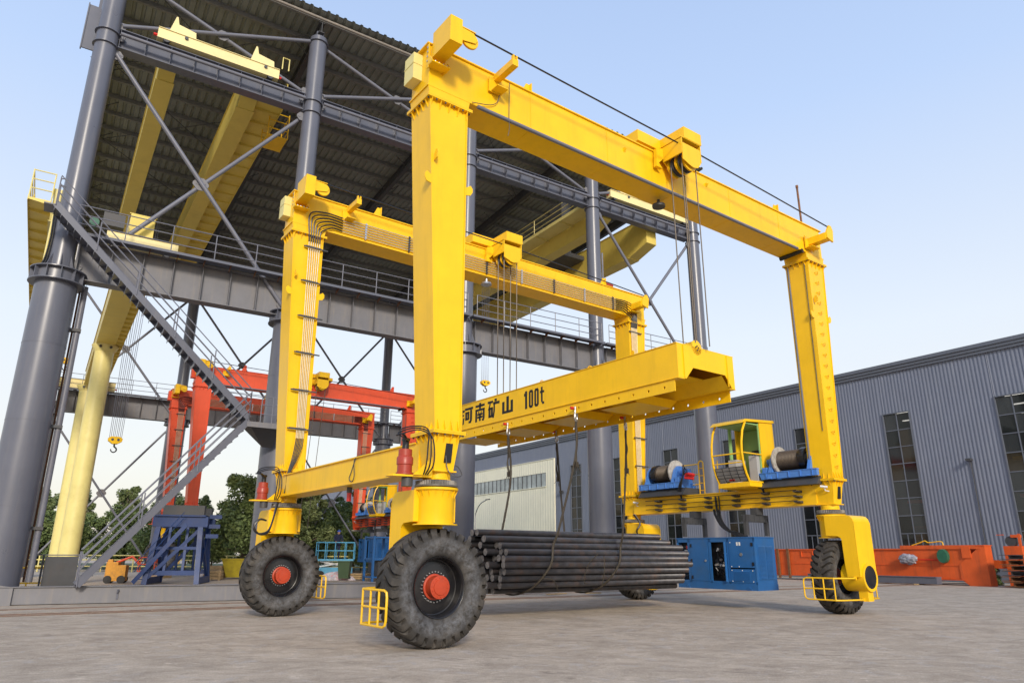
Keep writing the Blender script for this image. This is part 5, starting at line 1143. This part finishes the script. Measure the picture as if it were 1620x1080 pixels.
# ---------------- odds and ends left of the crane
def simple(name, label, cat, loc, rz=0, group=None): return thing(name, label, cat, loc, rz, group)
GB = simple('notice_board', 'plain dark grey board standing between steel posts beside the leftmost column', 'board', SW(1.15,.9,0), SYAW)
b = MB(); b.box((.05,-.02,.30),(1.0,.02,1.38)); b.obj('panel', DGREY, GB)
for x in (0,1.05): b = MB(); b.tube([(x,0,0),(x,0,1.42)], .03, 8); b.obj('post', DGREY, GB)
b = MB(); b.tube([(-.3,0,1.43),(1.25,0,1.43)], .02, 6); b.obj('top_rail', GREYT, GB)
YR = simple('guard_fence', 'short yellow tube guard rail behind the leftmost column', 'guard rail', SW(-.2,2.6,0), SYAW)
for z in (.5,1.0): b = MB(); b.tube([(0,0,z),(2.0,0,z)], .03, 6); b.obj('rail', YEL2, YR)
for x in (0,1.0,2.0): b = MB(); b.tube([(x,0,0),(x,0,1.0)], .03, 6); b.obj('post', YEL2, YR)
BL = simple('boom_lift', 'small orange yellow boom lift with an open red basket, parked behind the staircase', 'lift', (-20.6, 38.5, 0), .3); BL.scale = (.78, .78, .78)
ORY = mat('orange_yellow_machine_paint', (.62, .27, .015), .5, var=.15, vscale=4, dirt=(.15,.08,.03), dirt_amt=.6, dscale=3)
b = MB(); b.box((-.5,-.5,.15),(.7,.5,1.15)); b.box((-.5,-.45,1.15),(.2,.45,1.35)); b.box((-.55,-.2,1.0),(-.2,.2,1.5)); b.obj('body', ORY, BL)
for x in (-.3,.5):
    for y in (-.55,.45): b = MB(); b.cyl((x,y,.25),(x,y+.12,.25),.25,16); b.obj('wheel', BLACKM, BL)
b = MB(); b.tube([(0,0,1.3),(.9,0,1.7),(1.4,0,1.2)], .08, 8); b.obj('boom', RED, BL)
b = MB()
for z in (.75,1.2,1.65):
    b.tube([(1.4,-.4,z),(2.4,-.4,z),(2.4,.4,z),(1.4,.4,z),(1.4,-.4,z)], .03, 6)
for x, y in ((1.4,-.4),(2.4,-.4),(2.4,.4),(1.4,.4),(1.9,-.4)): b.tube([(x,y,.75),(x,y,1.65)], .03, 6)
b.obj('basket', RED, BL)
ORY2 = mat('olive_yellow_skip_paint', (.42, .33, .015), .6, var=.15, vscale=4, dirt=(.2,.12,.03), dirt_amt=.5, dscale=3)
SK = simple('waste_skip', 'yellow steel skip by the fence, left of the rear left tyre', 'skip', (-16.7, 46, 0), .1)
b = MB(); b.frus((-.8,.9,-.6,.6,.1),(-1.1,1.2,-.8,.8,1.15)); b.obj('tub', ORY2, SK); b = MB(); b.box((-1.15,-.85,1.15),(1.25,.85,1.2)); b.obj('rim_edge', ORY2, SK)
for i, (x, y, w_, h_, lb) in enumerate(((-18.2,45.5,1.1,.75,'pale wooden crate by the fence, beside the yellow skip'),(-17.4,43.6,.75,.5,'small brown wooden crate in front of the yellow skip'),(-9.0,45.2,2.6,.35,'low timber pallet stack behind the box beam, below the worker on the lift'))):
    CR = simple('wooden_crate', lb, 'crate', (x,y,0), .2*i)
    for k in range(3): b = MB(); b.box((-w_/2,-.4,.05+h_*k/3),(w_/2,.4,.03+h_*(k+1)/3)); b.obj('board', WOOD, CR)
    for s in (-1,1): b = MB(); b.box((s*w_/2*.8-.05,-.43,0),(s*w_/2*.8+.05,-.401,h_)); b.obj('batten', WOOD, CR)
def rag(label, x, y, sc_, seed):
    bmx = bmesh.new(); bmesh.ops.create_icosphere(bmx, subdivisions=3, radius=1); rr = random.Random(seed)
    for v_ in bmx.verts: v_.co = Vector((v_.co.x*1.1, v_.co.y*.6, max(0, v_.co.z*.55)))*(1+rr.uniform(-.2,.2))*sc_
    me = bpy.data.meshes.new('tarpaulin'); bmx.to_mesh(me); bmx.free(); me.materials.append(CLOTH); tag(link('tarpaulin', me, None, (x,y,0)), label, 'tarpaulin', 'crumpled tarpaulins')
rag('crumpled red white and blue tarpaulin heap behind the blue trestle', -20.3, 50, .9, 1); rag('crumpled red white and blue tarpaulin heap by the green bin', -10.4, 44.5, .85, 2)
BN = simple('wheeled_bin', 'dark green wheeled bin under the blue scissor lift', 'bin', (-9.9, 44.0, 0)); 
b = MB(); b.frus((-.28,.28,-.28,.28,.12),(-.36,.36,-.36,.36,1.05)); b.obj('body', mat('bin_green',(.05,.09,.04),.5), BN); b = MB(); b.box((-.38,-.4,1.05),(.38,.36,1.11)); b.obj('lid', mat('bin_green',(.05,.09,.04),.5), BN)
for s in (-1,1): b = MB(); b.cyl((s*.3-.04,.25,.1),(s*.3+.04,.25,.1),.1,12); b.obj('wheel', BLACKM, BN)
# scissor lift and worker
SL = simple('scissor_lift', 'light blue scissor lift with guard rails carrying a worker, behind the crane sill', 'scissor lift', (-11.1, 46.5, 0), .15)
b = MB(); b.box((-1.1,-.5,.25),(1.1,.5,.7)); b.obj('chassis', SKYB, SL)
for x in (-.8,.8):
    for y in (-.55,.45): b = MB(); b.cyl((x,y,.25),(x,y+.12,.25),.25,14); b.obj('wheel', BLACKM, SL)
for y in (-.35,.35):
    for s in (-1,1): b = MB(); b.bar((-s*.9,y,.75),(s*.9,y,1.05), .05, .08); b.obj('scissor_arm', WHITE, SL)
b = MB(); b.box((-1.15,-.55,1.08),(1.15,.55,1.2)); pf = b.obj('platform', SKYB, SL)
for z in (1.7,2.2):
    b = MB(); b.tube([(-1.15,-.55,z),(1.15,-.55,z),(1.15,.55,z),(-1.15,.55,z),(-1.15,-.55,z)], .035, 6); b.obj('guard_rail', SKYB, pf)
for x in (-1.15,-.6,0,.6,1.15):
    for y in (-.55,.55): b = MB(); b.tube([(x,y,1.2),(x,y,2.2)], .03, 6); b.obj('guard_post', SKYB, pf)
PR = simple('person', 'worker in dark navy clothes and blue helmet leaning on the scissor lift rail', 'person', Vector((-11.0,46.4,1.2)), .4)
def skin(name, joints, edges, mat_, parent):
    me = bpy.data.meshes.new(name); me.from_pydata([j[:3] for j in joints], edges, []); o = bpy.data.objects.new(name, me); C.objects.link(o)
    md = o.modifiers.new('skin','SKIN'); 
    for i, j in enumerate(joints): me.skin_vertices[0].data[i].radius = (j[3], j[3])
    me.skin_vertices[0].data[0].use_root = True; o.modifiers.new('sub','SUBSURF').levels = 1
    dg = bpy.context.evaluated_depsgraph_get(); m2 = bpy.data.meshes.new_from_object(o.evaluated_get(dg)); m2.name = name; bpy.data.objects.remove(o)
    m2.materials.append(mat_); [setattr(p_, 'use_smooth', True) for p_ in m2.polygons]; return link(name, m2, parent)
J = [(0,0,.95,.14),(0,-.02,1.15,.15),(0,-.10,1.38,.17),(0,-.16,1.50,.07),(0,-.20,1.62,.09),
     (.10,0,.88,.10),(.11,-.02,.50,.075),(.11,.02,.08,.05),(.11,-.12,.03,.045),(-.10,0,.88,.10),(-.12,.04,.50,.075),(-.12,.10,.08,.05),(-.12,-.02,.03,.045),
     (.20,-.12,1.42,.065),(.26,-.25,1.18,.05),(.20,-.45,1.05,.04),(-.20,-.12,1.42,.065),(-.26,-.22,1.18,.05),(-.18,-.42,1.05,.04)]
Ed = [(0,1),(1,2),(2,3),(3,4),(0,5),(5,6),(6,7),(7,8),(0,9),(9,10),(10,11),(11,12),(2,13),(13,14),(14,15),(2,16),(16,17),(17,18)]
skin('body', J, Ed, NAVYC, PR)
b = MB(M=Matrix.Translation((0,-.22,1.60))); b.lathe([(0,-.10),(.05,-.10),(.075,-.06),(.085,0),(.08,.05),(0,.10)], 14); hd = b.obj('head', SKIN, PR)
b = MB(M=Matrix.Translation((0,-.22,1.64))); b.lathe([(.13,.0),(.115,.01),(.11,.06),(.07,.11),(0,.13)], 16); b.obj('helmet', mat('blue_helmet',(.03,.08,.42),.35), hd)
for s in (.19,-.19): b = MB(); b.cbox((s,-.46,1.03),(.06,.09,.05)); b.obj('hand', SKIN, PR)
# generator frame of the red crane side: blue power units behind
for i, (x, y, lb) in enumerate(((-6.9,43.5,'dark blue open steel power unit frame under the orange red crane'),)):
    PF = simple('power_unit', lb, 'generator', (x,y,0), .6)
    for sx in (-1,-.3,.4,1):
        for sy in (-1,1): b = MB(); b.box((sx*1.6-.06,sy*.6-.06,0),(sx*1.6+.06,sy*.6+.06,2.5)); b.obj('post', BLUE, PF)
    for z in (.2,1.2,2.4): b = MB(); b.box((-1.66,-.62,z),(1.66,.62,z+.08)); b.obj('shelf', BLUE, PF)
    b = MB(); b.box((-1.2,-.4,.3),(.2,.4,1.15)); b.cyl((.7,-.3,.7),(.7,.3,.7),.35,16); b.obj('engine', DGREY, PF)

# ---------------- fence, trees, bushes
FN = simple('boundary_fence', 'low cream tube fence in front of the trees', 'fence', (0,0,0))
def fp(x): return (x, 62+.05*x, 0)
for h in (.45,.95,1.30):
    b = MB(); b.tube([fp(-56)[:2]+(h,), fp(6)[:2]+(h,)], .045, 6); b.obj('rail', CREAM, FN)
pm_ = MB(); pm_.tube([(0,0,0),(0,0,1.35)], .05, 6); pm_ = pm_.mesh('post', CREAM)
for k in range(26): link('post', pm_, FN, fp(-56+2.5*k))
b = MB(); b.box((-60,-.1,-.05),(10,.3,.16)); o = b.obj('kerb', mat('kerb_concrete',(.33,.31,.28),.85)); o.location = (0,63,0); o.rotation_euler = (0,0,.05); struct(o)
def tree_meshes(seed, H, R, leafm, n, slim=1.0, leaf=.16):
    rr = random.Random(seed)
    t = MB(); t.tube([(0,0,0),(rr.uniform(-.1,.1),rr.uniform(-.1,.1),H*.35),(rr.uniform(-.3,.3),rr.uniform(-.2,.2),H*.85)], H*.022, 8, r2=H*.006)
    blobs = []
    for k in range(34):
        a = rr.uniform(0,2*pi); zz = H*(.20+.77*(k+rr.random())/34); q = R*(1-((zz/H-.45)/.62)**2)**.5 if abs((zz/H-.45)/.62) < 1 else .1
        c = (q*.95*rr.random()**.5*cos(a), q*.95*rr.random()**.5*sin(a), zz); blobs.append((c, R*rr.uniform(.14,.34)))
        if k % 2: t.tube([(0,0,zz*.72),(c[0]*.6,c[1]*.6,zz*.9),c], H*.008, 5, r2=H*.002)
    f = MB()
    for i in range(n):
        (c, r) = rr.choice(blobs); d = Vector((rr.gauss(0,1),rr.gauss(0,1),rr.gauss(0,1))).normalized()*(r*rr.uniform(.45,1.12)); p = Vector(c)+d
        if p.z < .15: p.z = .15+rr.random()*.5
        a = Vector((rr.gauss(0,1),rr.gauss(0,1),rr.gauss(0,.6))).normalized(); b_ = a.cross(Vector((rr.gauss(0,1),rr.gauss(0,1),rr.gauss(0,1)))).normalized(); s = leaf*rr.uniform(.6,1.4)
        f.v += [tuple(p-a*s), tuple(p+b_*s*.45), tuple(p+a*s), tuple(p-b_*s*.45)]; k = len(f.v)-4; f.f.append((k,k+1,k+2,k+3)); f.sm.append(False)
    return t.mesh('trunk', BARK), f.mesh('crown', leafm)
TV = [tree_meshes(s_, H_, R_, lm_, n_, leaf=lf) for s_, H_, R_, lm_, n_, lf in ((1,7.2,2.0,LEAF1,12000,.125),(2,8.0,1.5,LEAF1,11000,.12),(3,6.0,2.6,LEAF2,14000,.125),(4,5.0,2.4,LEAF2,12000,.12))]
def tree(x, y, k, s, label, group=None, rz=None):
    t = thing('broadleaf_tree', label, 'tree', (x,y,0), rz if rz is not None else random.uniform(0,6), group); t.scale = (s,s,s)
    link('trunk', TV[k][0], t); link('crown', TV[k][1], t)
ORD_ = ['first','second','third','fourth','fifth','sixth','seventh','eighth','ninth','tenth','eleventh','twelfth','thirteenth','fourteenth','fifteenth','sixteenth','seventeenth','eighteenth','nineteenth','twentieth','twenty first','twenty second','twenty third','twenty fourth']
rr = random.Random(21)
x = -56.; ti = 0
while x < -13:
    tree(x, 78+rr.uniform(-2,5), rr.choice([0,1,1]), rr.uniform(.92,1.14), 'slender tree in the back row beyond the fence, '+ORD_[ti]+' from the left', 'tall trees in the belt beyond the fence'); ti += 1; x += rr.uniform(2.1,3.0)
x = -52.; ti = 0
while x < -11:
    tree(x, 68+rr.uniform(-1.5,2.5), rr.choice([2,3]), rr.uniform(.85,1.05), 'bushy tree in the front row beyond the fence, '+ORD_[ti]+' from the left', 'low trees in the belt beyond the fence'); ti += 1; x += rr.uniform(1.9,2.8)
tree(-20.5, 56, 2, 1.25, 'large leafy tree right behind the second canopy column, beside the fence'); tree(-15.6, 55, 0, 1.0, 'large leafy tree beyond the rear left tyre, seen under the sill beam'); tree(-13.2, 62, 3, .75, 'pale green tree beside the scissor lift and worker')
tree(-17.2, 58, 2, 1.15, 'leafy tree between the second canopy column and the rear left tyre')
b = MB(); b.box((-70,66,.002),(14,110,.02)); struct(b.obj('grass_verge', mat('grass_verge',(.05,.075,.03),.95,var=.3,vscale=1.5)))
t = thing('bush', 'dark green bush on the ground between the orange girders', 'bush', SW(46.2,-7.6), 0); t.scale = (.26,.26,.26); link('foliage', TV[3][1], t, (0,0,-1.2)); link('stem', TV[3][0], t)
# street lamp by the cream facade
LP = thing('street_lamp', 'slim curved street lamp in front of the cream facade', 'street lamp', SW(38,36,0), SYAW)
b = MB(); b.tube(spline([(0,0,0),(0,0,4.5),(0,-.1,5.6),(0,-.9,6.4),(0,-2.1,6.75)],5), .05, 8); b.obj('pole', CHROME, LP); b = MB(); b.cbox((0,-2.4,6.78),(.14,.7,.08)); b.obj('lamp_head', DGREY, LP)

# ---------------- grit and scraps along the ground rails
rr = random.Random(77); b = MB()
for k in range(900):
    u = rr.uniform(-8, 34); v = rr.choice([-3.15,-5.05,-5.55])+rr.gauss(0,.14); q = rr.uniform(.006,.022); p = SW(u, v, 0)
    b.add([(p.x-q,p.y-q*.7,0),(p.x+q*.8,p.y-q,0),(p.x+q,p.y+q,0),(p.x-q*.6,p.y+q*.9,0),(p.x+q*.1,p.y,q*.9)], [(0,1,4),(1,2,4),(2,3,4),(3,0,4)])
o = b.obj('grit', mat('grit_stones',(.30,.25,.20),.9,var=.5,vscale=20)); o['kind'] = 'stuff'
b = MB()
for k in range(260):
    u = rr.uniform(-6, 26); v = rr.uniform(-22,-6); q = rr.uniform(.004,.012); p = SW(u, v, 0)
    b.add([(p.x-q,p.y-q*.7,0),(p.x+q*.8,p.y-q,0),(p.x+q,p.y+q,0),(p.x-q*.6,p.y+q*.9,0),(p.x+q*.1,p.y,q*.9)], [(0,1,4),(1,2,4),(2,3,4),(3,0,4)])
o = b.obj('pebbles', mat('grit_stones',(.30,.25,.20),.9,var=.5,vscale=20)); o['kind'] = 'stuff'
for k, (u, v, w_, a, lb) in enumerate(((18.6,-3.9,1.1,.2,'pale flat board lying on the ground beneath the steel bars, nearest the front tyre'),(20.3,-4.1,.7,-.3,'short pale board lying on the ground beneath the middle of the steel bars'),(22.6,-3.7,.9,.5,'thin pale board lying on the ground beneath the right half of the steel bars'))):
    b = MB(); b.box((-w_/2,-.06,.013),(w_/2,.06,.045)); o = tag(b.obj('board', WOOD), lb, 'board', 'boards lying under the steel bars'); o.location = SW(u,v); o.rotation_euler = (0,0,SYAW+a)
